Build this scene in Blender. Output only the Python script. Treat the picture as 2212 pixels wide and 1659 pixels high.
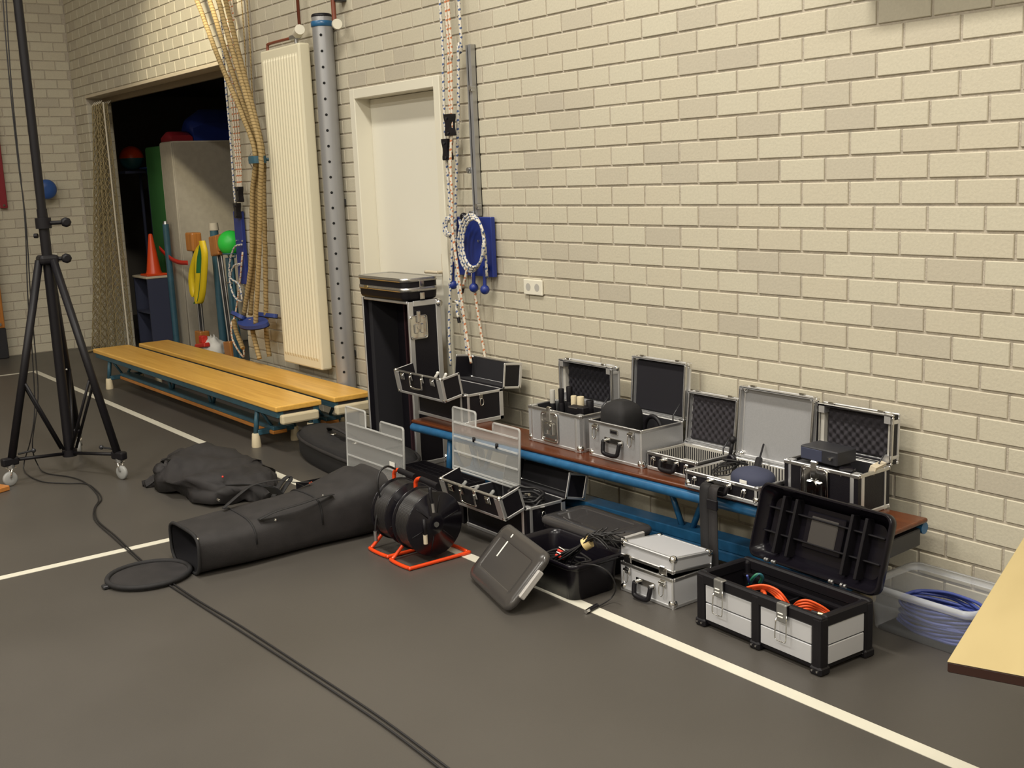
import bpy, bmesh, math, random
from mathutils import Vector, Matrix
from math import pi, sin, cos, radians

for o in list(bpy.data.objects):
    bpy.data.objects.remove(o, do_unlink=True)
S = bpy.context.scene
COL = S.collection

# ------------------------------------------------------------------ camera
W, H = 2212.0, 1659.0
FPX = 2459.52
CAM = Vector((0.0, -3.642842, 1.648788))
CR = Vector((0.5987153, 0.7999325, -0.0405947))
CU = Vector((-0.1226515, 0.1416483, 0.9822894))
CF = Vector((-0.7915154, 0.5831327, -0.1829199))
cam = bpy.data.cameras.new('camera')
cam.sensor_width = 36.0
cam.lens = FPX * 36.0 / W
cam.clip_start = 0.05
camo = bpy.data.objects.new('camera', cam)
COL.objects.link(camo)
m = Matrix((CR, CU, -CF)).transposed().to_4x4()
m.translation = CAM
camo.matrix_world = m
S.camera = camo

# ------------------------------------------------------------------ world, lights, exposure
w = bpy.data.worlds.new('world'); S.world = w
w.use_nodes = True
w.node_tree.nodes['Background'].inputs[0].default_value = (0.9, 0.85, 0.8, 1)
w.node_tree.nodes['Background'].inputs[1].default_value = 0.02
S.view_settings.view_transform = 'Standard'
S.view_settings.look = 'None'
S.view_settings.gamma = 1.0
S.view_settings.use_curve_mapping = False
S.view_settings.exposure = 0.0

def area(name, loc, sx, sy, power, col=(1, .955, .86), target=None):
    l = bpy.data.lights.new(name, 'AREA'); l.shape = 'RECTANGLE'
    l.size = sx; l.size_y = sy; l.energy = power; l.color = col
    o = bpy.data.objects.new(name, l); COL.objects.link(o); o.location = loc
    if target is not None:
        d = Vector(target) - Vector(loc)
        o.rotation_euler = d.to_track_quat('-Z', 'Y').to_euler()
    return o
# rows of ceiling luminaires of the gym hall (all above and outside the frame)
for x, pw in ((-7.2, 55), (-3.4, 195), (0.4, 115), (4.2, 80)):
    for y in (-2.2, -6.0, -9.6):
        area('ceiling_luminaire_light', (x, y, 5.35), 1.6, 0.5, pw)

# lamp head on top of the lighting stand (above the frame), aimed at the wall over the storage opening
sl = bpy.data.lights.new('stand_lamp_light', 'SPOT'); sl.energy = 700; sl.color = (1, .90, .66)
sl.spot_size = radians(34); sl.spot_blend = .6; sl.shadow_soft_size = .12
so = bpy.data.objects.new('stand_lamp_light', sl); COL.objects.link(so)
so.location = (-6.9, -1.9, 4.45)
so.rotation_euler = (Vector((-8.85, 0, 3.05))-Vector((-6.9, -1.9, 4.45))).to_track_quat('-Z', 'Y').to_euler()

# ------------------------------------------------------------------ pixel helpers (a pixel gives a direction only)
def ray(px, py):
    return (px - W/2)/FPX*CR - (py - H/2)/FPX*CU + CF
def onplane(px, py, ax, v):
    d = ray(px, py); t = (v - CAM[ax])/d[ax]
    return CAM + d*t
def fl(px, py, z=0.0): return onplane(px, py, 2, z)
def wl(px, py, y=0.0): return onplane(px, py, 1, y)
def wx(px, py, x): return onplane(px, py, 0, x)

# ------------------------------------------------------------------ materials
MATS = {}
def mat(name, col, rough=.5, metal=0., noise=0., nscale=20., bump=0., bscale=120., spec=.5, alpha=1., trans=0., coat=0., col2=None, emit=None):
    if name in MATS: return MATS[name]
    M = bpy.data.materials.new(name); M.use_nodes = True
    nt = M.node_tree; b = nt.nodes['Principled BSDF']
    b.inputs['Base Color'].default_value = (*col, 1)
    b.inputs['Roughness'].default_value = rough
    b.inputs['Metallic'].default_value = metal
    b.inputs['Specular IOR Level'].default_value = spec
    b.inputs['Alpha'].default_value = alpha
    b.inputs['Transmission Weight'].default_value = trans
    b.inputs['Coat Weight'].default_value = coat
    if noise or col2 or bump:
        tc = nt.nodes.new('ShaderNodeTexCoord')
    if noise or col2:
        n = nt.nodes.new('ShaderNodeTexNoise'); n.inputs['Scale'].default_value = nscale
        n.inputs['Detail'].default_value = 6
        nt.links.new(tc.outputs['Object'], n.inputs['Vector'])
        r = nt.nodes.new('ShaderNodeValToRGB')
        c2 = col2 if col2 else tuple(max(0, c*(1-noise)) for c in col)
        c1 = col if col2 else tuple(min(1, c*(1+noise)) for c in col)
        r.color_ramp.elements[0].position = .3; r.color_ramp.elements[1].position = .7
        r.color_ramp.elements[0].color = (*c2, 1); r.color_ramp.elements[1].color = (*c1, 1)
        nt.links.new(n.outputs['Fac'], r.inputs['Fac'])
        nt.links.new(r.outputs['Color'], b.inputs['Base Color'])
    if bump:
        n2 = nt.nodes.new('ShaderNodeTexNoise'); n2.inputs['Scale'].default_value = bscale
        n2.inputs['Detail'].default_value = 4
        nt.links.new(tc.outputs['Object'], n2.inputs['Vector'])
        bp = nt.nodes.new('ShaderNodeBump'); bp.inputs['Strength'].default_value = bump
        bp.inputs['Distance'].default_value = .01
        nt.links.new(n2.outputs['Fac'], bp.inputs['Height'])
        nt.links.new(bp.outputs['Normal'], b.inputs['Normal'])
    MATS[name] = M
    return M

def brick_mat():
    M = bpy.data.materials.new('brick_painted'); M.use_nodes = True
    nt = M.node_tree; b = nt.nodes['Principled BSDF']; N = nt.nodes.new; L = nt.links.new
    b.inputs['Roughness'].default_value = .62
    tc = N('ShaderNodeTexCoord'); g = N('ShaderNodeNewGeometry'); oi = N('ShaderNodeObjectInfo')
    n = N('ShaderNodeTexNoise'); n.inputs['Scale'].default_value = 90; n.inputs['Detail'].default_value = 5
    L(g.outputs['Position'], n.inputs['Vector'])
    add = N('ShaderNodeMath'); add.operation = 'ADD'
    L(g.outputs['Random Per Island'], add.inputs[0]); L(oi.outputs['Random'], add.inputs[1])
    fr = N('ShaderNodeMath'); fr.operation = 'FRACT'; L(add.outputs[0], fr.inputs[0])
    r = N('ShaderNodeValToRGB'); e = r.color_ramp.elements
    e[0].position = 0; e[0].color = (.535, .485, .38, 1)
    e[1].position = 1; e[1].color = (.585, .54, .42, 1)
    x = r.color_ramp.elements.new(.06); x.color = (.50, .45, .355, 1)
    x = r.color_ramp.elements.new(.16); x.color = (.57, .515, .395, 1)
    L(fr.outputs[0], r.inputs['Fac'])
    mx = N('ShaderNodeMix'); mx.data_type = 'RGBA'; mx.blend_type = 'MULTIPLY'
    mx.inputs['Factor'].default_value = .18
    L(r.outputs['Color'], mx.inputs['A']); L(n.outputs['Fac'], mx.inputs['B'])
    L(mx.outputs['Result'], b.inputs['Base Color'])
    bp = N('ShaderNodeBump'); bp.inputs['Strength'].default_value = .25; bp.inputs['Distance'].default_value = .004
    L(n.outputs['Fac'], bp.inputs['Height']); L(bp.outputs['Normal'], b.inputs['Normal'])
    return M
M_BRICK = brick_mat()
M_MORTAR = mat('mortar', (.44, .39, .315), .85, noise=.12, nscale=60, bump=.3)

def floor_mat():
    M = bpy.data.materials.new('sports_floor'); M.use_nodes = True
    nt = M.node_tree; b = nt.nodes['Principled BSDF']; N = nt.nodes.new; L = nt.links.new
    g = N('ShaderNodeNewGeometry')
    n = N('ShaderNodeTexNoise'); n.inputs['Scale'].default_value = 1.3; n.inputs['Detail'].default_value = 8
    L(g.outputs['Position'], n.inputs['Vector'])
    n2 = N('ShaderNodeTexNoise'); n2.inputs['Scale'].default_value = 220; L(g.outputs['Position'], n2.inputs['Vector'])
    r = N('ShaderNodeValToRGB'); e = r.color_ramp.elements
    e[0].position = .3; e[0].color = (.064, .0575, .050, 1); e[1].position = .75; e[1].color = (.076, .068, .059, 1)
    L(n.outputs['Fac'], r.inputs['Fac']); L(r.outputs['Color'], b.inputs['Base Color'])
    mr = N('ShaderNodeMapRange'); mr.inputs['To Min'].default_value = .33; mr.inputs['To Max'].default_value = .5
    L(n.outputs['Fac'], mr.inputs['Value']); L(mr.outputs['Result'], b.inputs['Roughness'])
    bp = N('ShaderNodeBump'); bp.inputs['Strength'].default_value = .12; bp.inputs['Distance'].default_value = .002
    L(n2.outputs['Fac'], bp.inputs['Height']); L(bp.outputs['Normal'], b.inputs['Normal'])
    return M
M_FLOOR = floor_mat()

def wood_mat(name, c1, c2, axis='X', scale=6, rough=.35):
    M = bpy.data.materials.new(name); M.use_nodes = True
    nt = M.node_tree; b = nt.nodes['Principled BSDF']; N = nt.nodes.new; L = nt.links.new
    tc = N('ShaderNodeTexCoord'); mp = N('ShaderNodeMapping')
    sc = {'X': (.25, 4, 4), 'Y': (4, .25, 4), 'Z': (4, 4, .25)}[axis]
    mp.inputs['Scale'].default_value = sc
    L(tc.outputs['Object'], mp.inputs['Vector'])
    n = N('ShaderNodeTexNoise'); n.inputs['Scale'].default_value = scale; n.inputs['Detail'].default_value = 9
    n.inputs['Distortion'].default_value = 1.2
    L(mp.outputs['Vector'], n.inputs['Vector'])
    r = N('ShaderNodeValToRGB'); e = r.color_ramp.elements
    e[0].position = .32; e[0].color = (*c2, 1); e[1].position = .68; e[1].color = (*c1, 1)
    L(n.outputs['Fac'], r.inputs['Fac']); L(r.outputs['Color'], b.inputs['Base Color'])
    b.inputs['Roughness'].default_value = rough
    return M
M_YWOOD = wood_mat('yellow_varnished_wood', (.80, .46, .10), (.66, .35, .065), 'X')
M_OWOOD = wood_mat('orange_wood_edge', (.55, .22, .045), (.42, .16, .03), 'X')
M_BWOOD = wood_mat('brown_varnished_wood', (.115, .030, .008), (.075, .019, .006), 'X', rough=.25)
M_TABLE = wood_mat('pale_maple_laminate', (.44, .345, .165), (.40, .31, .145), 'Y', 3, .5)
M_POSTW = wood_mat('orange_post_wood', (.50, .20, .045), (.38, .14, .03), 'Z')

def rope_mat(name, base, fleck, freq, turns=1, thr=.25, both=True, rough=.8):
    """Helical flecks along a tube's UVs: u round the rope, v along it in metres."""
    M = bpy.data.materials.new(name); M.use_nodes = True
    nt = M.node_tree; b = nt.nodes['Principled BSDF']; N = nt.nodes.new; L = nt.links.new
    uv = N('ShaderNodeUVMap'); sp = N('ShaderNodeSeparateXYZ'); L(uv.outputs['UV'], sp.inputs[0])
    def helix(sgn, f):
        a = N('ShaderNodeMath'); a.operation = 'MULTIPLY'; a.inputs[1].default_value = f; L(sp.outputs['Y'], a.inputs[0])
        c = N('ShaderNodeMath'); c.operation = 'MULTIPLY'; c.inputs[1].default_value = sgn*turns; L(sp.outputs['X'], c.inputs[0])
        d = N('ShaderNodeMath'); d.operation = 'ADD'; L(a.outputs[0], d.inputs[0]); L(c.outputs[0], d.inputs[1])
        e = N('ShaderNodeMath'); e.operation = 'FRACT'; L(d.outputs[0], e.inputs[0])
        f_ = N('ShaderNodeMath'); f_.operation = 'LESS_THAN'; f_.inputs[1].default_value = thr; L(e.outputs[0], f_.inputs[0])
        return f_
    h1 = helix(1, freq)
    mx = N('ShaderNodeMix'); mx.data_type = 'RGBA'
    mx.inputs['A'].default_value = (*base, 1); mx.inputs['B'].default_value = (*fleck, 1)
    if both:
        h2 = helix(-1, freq*1.9)
        t = N('ShaderNodeMath'); t.operation = 'MULTIPLY'; L(h1.outputs[0], t.inputs[0]); L(h2.outputs[0], t.inputs[1])
        L(t.outputs[0], mx.inputs['Factor'])
    else:
        L(h1.outputs[0], mx.inputs['Factor'])
    L(mx.outputs['Result'], b.inputs['Base Color'])
    b.inputs['Roughness'].default_value = rough
    return M
M_ROPEB = rope_mat('rope_white_blue', (.62, .58, .50), (.07, .11, .24), 22, 1, .5)
M_ROPEO = rope_mat('rope_white_orange', (.62, .56, .46), (.48, .17, .07), 22, 1, .5)
M_TANROPE = rope_mat('rope_tan_twisted', (.40, .285, .125), (.21, .14, .055), 40, 1, .30, both=False)
M_CORD = mat('grey_cord', (.25, .22, .18), .8)

M_BLACK = mat('black_plastic', (.007, .006, .008), .48, spec=.3)
M_BLACKG = mat('black_gloss_plastic', (.006, .005, .008), .25, spec=.35)
M_BPANEL = mat('black_panel', (.008, .007, .010), .45, bump=.15, bscale=300, spec=.3)
M_BFAB = mat('black_nylon_fabric', (.010, .009, .010), .75, noise=.25, nscale=30, bump=.25, bscale=700)
M_BFAB2 = mat('charcoal_nylon_fabric', (.017, .0145, .015), .7, noise=.3, nscale=14, bump=.3, bscale=500)
M_LINING = mat('black_felt_lining', (.010, .009, .012), .95)
M_FOAM = mat('dark_grey_foam', (.024, .021, .026), .95, noise=.2, nscale=60)
M_FOAMD = mat('black_foam', (.006, .005, .009), .95)
M_ALU = mat('brushed_aluminium', (.62, .61, .60), .32, 1., noise=.06, nscale=80)
M_ALUW = mat('satin_aluminium', (.70, .70, .71), .42, .85)
M_SILVER = mat('silver_laminate_panel', (.40, .40, .41), .38, .35, noise=.05, nscale=200, bump=.05, bscale=500)
M_SILVERW = mat('pale_silver_panel', (.56, .56, .58), .42, .25, bump=.05, bscale=500)
M_CHROME = mat('chrome', (.75, .74, .72), .12, 1.)
M_STEEL = mat('steel', (.42, .42, .42), .35, .9)
M_DSTEEL = mat('dark_steel', (.05, .05, .055), .4, .6)
M_GLINING = mat('grey_inner_lining', (.42, .40, .36), .8)
M_WHITE = mat('white_paint', (.72, .68, .56), .38)
M_DOOR = mat('white_door_paint', (.74, .71, .61), .42)
M_SOCKET = mat('cream_plastic', (.76, .72, .60), .3)
M_RUBBER = mat('cream_rubber', (.60, .51, .34), .7)
M_TEAL = mat('teal_paint', (.035, .10, .14), .4, noise=.15, nscale=12)
M_BLUEF = mat('blue_enamel_paint', (.018, .10, .22), .32, noise=.2, nscale=25)
M_BLUEB = mat('blue_board', (.012, .028, .19), .4)
M_BLUESEAT = mat('blue_seat', (.03, .055, .22), .45)
M_ORANGE = mat('orange_red_plastic', (.72, .07, .012), .35)
M_ORANGEP = mat('orange_red_paint', (.72, .06, .01), .25)
M_OCABLE = mat('orange_cable', (.80, .10, .02), .45)
M_CABLE = mat('black_cable', (.012, .011, .012), .5)
M_CABLEG = mat('green_cable', (.02, .16, .09), .4)
M_CABLEB = mat('blue_cable', (.05, .075, .30), .45)
M_BRASS = mat('brass_plug', (.55, .42, .2), .3, 1.)
M_LINE = mat('white_line_paint', (.64, .61, .51), .45, noise=.04, nscale=8)
M_CLEAR = mat('clear_plastic', (.62, .62, .60), .25, alpha=.24)
M_CLEARR = mat('clear_plastic_ridge', (.66, .66, .64), .25, alpha=.42)
M_CRATE = mat('clear_crate_plastic', (.55, .57, .60), .2, alpha=.30)
M_CRATER = mat('clear_crate_rim', (.66, .68, .71), .25, alpha=.55)
M_GREYMAT = mat('grey_canvas', (.40, .36, .29), .7, noise=.06)
M_GREENMAT = mat('green_vinyl', (.045, .16, .045), .55)
M_NET = mat('natural_net_cord', (.40, .32, .17), .9)
M_NETW = mat('white_net_edge', (.62, .56, .44), .8)
M_COPPER = mat('red_brown_pipe_paint', (.18, .045, .022), .4)
M_RAD = mat('cream_enamel', (.76, .70, .52), .34)
M_STONE = mat('lintel_steel', (.20, .15, .09), .6)
M_REDP = mat('dark_red_paint', (.22, .012, .02), .45)
M_BLUEP = mat('blue_plastic', (.03, .085, .28), .4)
M_YELLOW = mat('yellow_ribbon', (.80, .58, .015), .5)
M_GREENR = mat('green_ribbon', (.02, .16, .05), .5)
M_GBALL = mat('bright_green_ball', (.03, .58, .06), .42)
M_RED = mat('red_plastic', (.60, .035, .02), .45)
M_TEALBALL = mat('teal_rubber', (.02, .10, .12), .5)
M_WALLP = mat('plain_wall', (.52, .47, .37), .8)
M_CEIL = mat('ceiling_board', (.60, .57, .50), .85)
M_GREYPOST = mat('grey_steel_post', (.36, .36, .37), .36, .5)
M_HOLE = mat('hole_black', (.004, .004, .004), .9)
M_PAPER = mat('white_paper', (.80, .78, .72), .8)
M_RUBBAND = mat('cream_band', (.72, .55, .25), .7)
M_BLUEFAB = mat('navy_fabric', (.035, .04, .075), .8)
M_GREYDEV = mat('dark_grey_device', (.022, .022, .027), .45)
M_BEIGE = mat('beige_metal', (.58, .50, .37), .5)
M_CASTER = mat('grey_caster_rubber', (.30, .30, .29), .5)

# ------------------------------------------------------------------ mesh builder
class MB:
    def __init__(s):
        s.v = []; s.f = []; s.sm = []; s.uv = {}
    def raw(s, v, f, smooth=False, mat4=None):
        o = len(s.v)
        for p in v:
            p = Vector(p)
            s.v.append(mat4 @ p if mat4 is not None else p)
        for q in f:
            s.f.append([i+o for i in q]); s.sm.append(smooth)
        return s
    def box(s, x0, x1, y0, y1, z0, z1, mat4=None):
        v = [(x0,y0,z0),(x1,y0,z0),(x1,y1,z0),(x0,y1,z0),(x0,y0,z1),(x1,y0,z1),(x1,y1,z1),(x0,y1,z1)]
        f = [(0,3,2,1),(4,5,6,7),(0,1,5,4),(1,2,6,5),(2,3,7,6),(3,0,4,7)]
        return s.raw(v, f, False, mat4)
    def bbox(s, x0, x1, y0, y1, z0, z1, b=.003, seg=1, mat4=None, smooth=False):
        """bevelled box"""
        bm = bmesh.new()
        bmesh.ops.create_cube(bm, size=1)
        for q in bm.verts:
            q.co = Vector(((x0+x1)/2+q.co.x*(x1-x0), (y0+y1)/2+q.co.y*(y1-y0), (z0+z1)/2+q.co.z*(z1-z0)))
        b = min(b, .49*min(x1-x0, y1-y0, z1-z0))
        bmesh.ops.bevel(bm, geom=list(bm.edges), offset=b, segments=seg, affect='EDGES', profile=.5)
        bm.verts.index_update()
        s.raw([q.co.copy() for q in bm.verts], [[q.index for q in f.verts] for f in bm.faces], smooth, mat4)
        bm.free(); return s
    def prism(s, poly, z0, z1, mat4=None, smooth=False):
        n = len(poly)
        v = [(p[0], p[1], z0) for p in poly] + [(p[0], p[1], z1) for p in poly]
        f = [list(range(n))[::-1], list(range(n, 2*n))] + [(i, (i+1) % n, n+(i+1) % n, n+i) for i in range(n)]
        return s.raw(v, f, smooth, mat4)
    def cyl(s, p0, p1, r, n=12, r2=None, smooth=True, caps=True):
        p0 = Vector(p0); p1 = Vector(p1); d = (p1-p0)
        if d.length < 1e-7: return s
        d.normalize()
        a = d.orthogonal().normalized(); b = d.cross(a); r2 = r if r2 is None else r2
        v = [p0+(a*cos(2*pi*i/n)+b*sin(2*pi*i/n))*r for i in range(n)] + [p1+(a*cos(2*pi*i/n)+b*sin(2*pi*i/n))*r2 for i in range(n)]
        f = [(i, (i+1) % n, n+(i+1) % n, n+i) for i in range(n)]
        o = len(s.f)
        s.raw(v, f, smooth)
        if caps:
            s.raw(v[:n], [list(range(n))[::-1]]); s.raw(v[n:], [list(range(n))])
        return s
    def tube(s, pts, r, n=8, closed=False, caps=True, radf=None):
        """swept tube with uv (u round, v along in metres)"""
        P = [Vector(p) for p in pts]; k = len(P)
        T = []
        for i in range(k):
            a = P[(i-1) % k] if (closed or i > 0) else P[i]
            b = P[(i+1) % k] if (closed or i < k-1) else P[i]
            t = (b-a); T.append(t.normalized() if t.length > 1e-9 else Vector((0, 0, 1)))
        nrm = T[0].orthogonal().normalized()
        base = len(s.v); L = 0.0; lens = []
        for i in range(k):
            if i > 0:
                L += (P[i]-P[i-1]).length
                nrm = (nrm - T[i]*nrm.dot(T[i]))
                nrm = nrm.normalized() if nrm.length > 1e-6 else T[i].orthogonal().normalized()
            lens.append(L)
            b = T[i].cross(nrm)
            for j in range(n):
                an = 2*pi*j/n
                rr = r if radf is None else radf(an, L, i)
                s.v.append(P[i]+(nrm*cos(an)+b*sin(an))*rr)
        rings = k if closed else k-1
        for i in range(rings):
            i2 = (i+1) % k
            for j in range(n):
                j2 = (j+1) % n
                s.uv[len(s.f)] = [(j/n, lens[i]), ((j+1)/n, lens[i]), ((j+1)/n, lens[i2] if i2 else L), (j/n, lens[i2] if i2 else L)]
                s.f.append([base+i*n+j, base+i*n+j2, base+i2*n+j2, base+i2*n+j]); s.sm.append(True)
        if caps and not closed:
            s.f.append([base+j for j in range(n)][::-1]); s.sm.append(False)
            s.f.append([base+(k-1)*n+j for j in range(n)]); s.sm.append(False)
        return s
    def sphere(s, c, r, seg=16, rings=10, scale=(1, 1, 1)):
        c = Vector(c); v = []; f = []
        v.append(c+Vector((0, 0, r*scale[2])))
        for i in range(1, rings):
            t = pi*i/rings
            for j in range(seg):
                p = 2*pi*j/seg
                v.append(c+Vector((r*sin(t)*cos(p)*scale[0], r*sin(t)*sin(p)*scale[1], r*cos(t)*scale[2])))
        v.append(c-Vector((0, 0, r*scale[2]))); e = len(v)-1
        for j in range(seg): f.append((0, 1+j, 1+(j+1) % seg))
        for i in range(rings-2):
            for j in range(seg):
                a = 1+i*seg+j; b = 1+i*seg+(j+1) % seg
                f.append((a, a+seg, b+seg, b))
        for j in range(seg): f.append((e, e-seg+(j+1) % seg, e-seg+j))
        return s.raw(v, f, True)
    def lathe(s, prof, c=(0, 0, 0), n=20, axis='Z', smooth=True):
        v = []; f = []; k = len(prof); c = Vector(c)
        for (r, z) in prof:
            for j in range(n):
                a = 2*pi*j/n; p = (r*cos(a), r*sin(a), z)
                if axis == 'X': p = (p[2], p[0], p[1])
                if axis == 'Y': p = (p[0], p[2], p[1])
                v.append(c+Vector(p))
        for i in range(k-1):
            for j in range(n):
                f.append((i*n+j, i*n+(j+1) % n, (i+1)*n+(j+1) % n, (i+1)*n+j))
        s.raw(v, f, smooth)
        s.raw(v[:n], [list(range(n))[::-1]]); s.raw(v[-n:], [list(range(n))])
        return s
    def loft(s, rings, closed=True, caps=True, smooth=True):
        n = len(rings[0]); v = [p for r in rings for p in r]; f = []
        for i in range(len(rings)-1):
            for j in range(n if closed else n-1):
                f.append((i*n+j, i*n+(j+1) % n, (i+1)*n+(j+1) % n, (i+1)*n+j))
        s.raw(v, f, smooth)
        if caps:
            s.raw(rings[0], [list(range(n))[::-1]]); s.raw(rings[-1], [list(range(n))])
        return s
    def build(s, name, material, parent=None, loc=None, rot=None):
        me = bpy.data.meshes.new(name)
        me.from_pydata([tuple(p) for p in s.v], [], s.f)
        if s.uv:
            ul = me.uv_layers.new(name='UVMap')
            for fi, uvs in s.uv.items():
                p = me.polygons[fi]
                for li, q in zip(p.loop_indices, uvs): ul.data[li].uv = q
        me.polygons.foreach_set('use_smooth', s.sm)
        me.materials.append(material)
        me.update()
        bm = bmesh.new(); bm.from_mesh(me); bmesh.ops.recalc_face_normals(bm, faces=bm.faces); bm.to_mesh(me); bm.free()
        o = bpy.data.objects.new(name, me); COL.objects.link(o)
        if parent is not None: o.parent = parent
        if loc is not None: o.location = loc
        if rot is not None: o.rotation_euler = rot
        return o

def tag(o, label=None, cat=None, group=None, kind=None):
    if label: o['label'] = label
    if cat: o['category'] = cat
    if group: o['group'] = group
    if kind: o['kind'] = kind
    return o
def thing(name, label, cat, loc=(0, 0, 0), rz=0., group=None):
    o = bpy.data.objects.new(name, None); COL.objects.link(o)
    o.empty_display_size = .05
    o.location = loc; o.rotation_euler = (0, 0, rz)
    return tag(o, label, cat, group)
def copy_tree(o, parent=None):
    c = o.copy(); COL.objects.link(c); c.parent = parent
    for ch in list(o.children): copy_tree(ch, c)
    return c
def relabel(o, name, value):
    if value is None:
        if name in o: del o[name]
    else: o[name] = value
def smooth_path(pts, sub=6, closed=False):
    """Catmull-Rom through points"""
    P = [Vector(p) for p in pts]; n = len(P); out = []
    rng = n if closed else n-1
    for i in range(rng):
        p0 = P[(i-1) % n] if (closed or i > 0) else P[i]*2-P[i+1]
        p1 = P[i]; p2 = P[(i+1) % n]
        p3 = P[(i+2) % n] if (closed or i+2 < n) else P[i+1]*2-P[i]
        for j in range(sub):
            t = j/sub
            out.append(.5*((2*p1)+(p2-p0)*t+(2*p0-5*p1+4*p2-p3)*t*t+(3*p1-p0-3*p2+p3)*t**3))
    if not closed: out.append(P[-1])
    return out
def rrect(x0, x1, y0, y1, r, k=5):
    out = []
    for cx, cy, a0 in ((x1-r, y0+r, -90), (x1-r, y1-r, 0), (x0+r, y1-r, 90), (x0+r, y0+r, 180)):
        for i in range(k+1):
            a = radians(a0+90*i/k); out.append((cx+r*cos(a), cy+r*sin(a)))
    return out

# ================================================================== the setting
BH, BL = 0.092, 0.22426          # course height, brick length with joint
BX0 = -4.985                     # a joint of the even courses
XE = -12.36                      # far wall plane
CEIL = 5.5
OP = (-11.95, -8.45, 2.545)      # storage opening
DR = (-6.536, -5.505, 2.2)       # door opening
WT = 0.25

def struct(mb, name, material, parent=None):
    o = mb.build(name, material, parent)
    if parent is None: o['kind'] = 'structure'
    return o

floor = struct(MB().box(-15.2, 7.2, -11.7, 3.4, -.12, 0), 'floor', M_FLOOR)
def court_line(x0, x1, y0, y1):
    MB().box(x0, x1, y0, y1, 0, .0016).build('court_line', M_LINE, floor)
court_line(-11.13, 5.0, -1.015, -.962)
court_line(-11.13, -11.08, -9.0, -1.015)
court_line(-5.185, -5.135, -8.0, -1.015)

# --- right wall core (mortar plane 6 mm behind the brick faces)
MY = .006
core = MB()
core.box(XE-.3, OP[0], MY, WT, 0, OP[2]+.03)
core.box(OP[1], DR[0], MY, WT, 0, OP[2]+.03)
core.box(DR[0], DR[1], MY, WT, DR[2], OP[2]+.03)
core.box(DR[1], 7.2, MY, WT, 0, OP[2]+.03)
core.box(XE-.3, 7.2, MY, WT, OP[2]+.03, CEIL)
wall_r = struct(core, 'wall_right', M_MORTAR)
wall_f = struct(MB().box(XE-.3, XE-MY, -11.7, MY, 0, CEIL), 'wall_far', M_MORTAR)
struct(MB().box(XE-.3, 7.2, -11.7, -11.5, 0, CEIL), 'wall_left', M_WALLP)
struct(MB().box(7.0, 7.2, -11.7, WT, 0, CEIL), 'wall_near', M_WALLP)
struct(MB().box(XE-.3, 7.2, -11.7, WT, CEIL, CEIL+.1), 'ceiling', M_CEIL)
# storage room behind the opening
M_STORE_SHADED = mat('storage_wall_shaded', (.24, .21, .17), .85)  # same wall paint, darkened in colour because the storage room is unlit
struct(MB().box(-15.2, -7.9, 3.2, 3.4, 0, 2.9), 'wall_storage_back', M_STORE_SHADED)
struct(MB().box(-15.2, -15.0, WT, 3.4, 0, 2.9), 'wall_storage_left', M_STORE_SHADED)
struct(MB().box(-8.1, -7.9, WT, 3.4, 0, 2.9), 'wall_storage_right', M_STORE_SHADED)
struct(MB().box(-15.2, -7.9, WT, 3.4, 2.8, 2.9), 'ceiling_storage', M_STORE_SHADED)
struct(MB().box(-15.2, XE-.3, .0, WT, 0, 2.9), 'wall_storage_front', M_STORE_SHADED)

def brick_geo(mb, wd, ht, dp, mat4, ch=.0025):
    """chamfered brick, local: x width centred, z height centred, front face at y=0, back at y=dp"""
    a, b = wd/2, ht/2
    v = [(-a+ch, 0, -b+ch), (a-ch, 0, -b+ch), (a-ch, 0, b-ch), (-a+ch, 0, b-ch),
         (-a, ch, -b), (a, ch, -b), (a, ch, b), (-a, ch, b),
         (-a, dp, -b), (a, dp, -b), (a, dp, b), (-a, dp, b)]
    f = [(0, 1, 2, 3)]
    for k in (0, 4):
        for i in range(4):
            j = (i+1) % 4; f.append((k+i, k+4+i, k+4+j, k+j))
    mb.raw(v, f, False, mat4)
JT = .0105
full = MB(); brick_geo(full, BL-JT, BH-JT, .02, Matrix.Identity(4))
fo = full.build('brick', M_BRICK, wall_r); BRICK_ME = fo.data
bpy.data.objects.remove(fo, do_unlink=True)

def in_frame(p):
    d = Vector(p)-CAM; z = d.dot(CF)
    if z < .2: return False
    x = W/2+FPX*d.dot(CR)/z; y = H/2-FPX*d.dot(CU)/z
    return -20 < x < W+20 and -20 < y < H+20

rnd = random.Random(5)
items = []       # (x0,x1,c)
ncourse = int(CEIL/BH)
for c in range(ncourse):
    z = (c+.5)*BH
    ph = BX0 + (BL/2 if c % 2 else 0)
    k0 = int(math.floor((XE-ph)/BL)); k = k0
    while True:
        a = ph+k*BL; b = a+BL; k += 1
        if a > 3.4: break
        segs = [(max(a, XE), b)]
        for (ox0, ox1, oz) in (OP, DR):
            if z < oz+.02:
                ns = []
                for (p, q) in segs:
                    if q <= ox0 or p >= ox1: ns.append((p, q)); continue
                    if p < ox0: ns.append((p, ox0))
                    if q > ox1: ns.append((ox1, q))
                segs = ns
        for (p, q) in segs:
            if q-p > .035: items.append((p, q, c))
def hidden(p, q, z):
    x = (p+q)/2
    return (-5.4 < x < -2.25 and z < .78) or (x < -9.6) or (-7.6 < x < -6.95 and z < 2.5) or (x < -6 and z < .35) or (x > -2.4 and z < .2)
cand = []
for it in items:
    p, q, c = it; z = (c+.5)*BH; ctr = ((p+q)/2, 0, z)
    if abs((q-p)-BL) < 1e-4 and in_frame(ctr) and not hidden(p, q, z):
        cand.append(((Vector(ctr)-CAM).length, it))
cand.sort(key=lambda t: t[0])
near = {t[1] for t in cand[:300]}
rest = MB()
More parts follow.
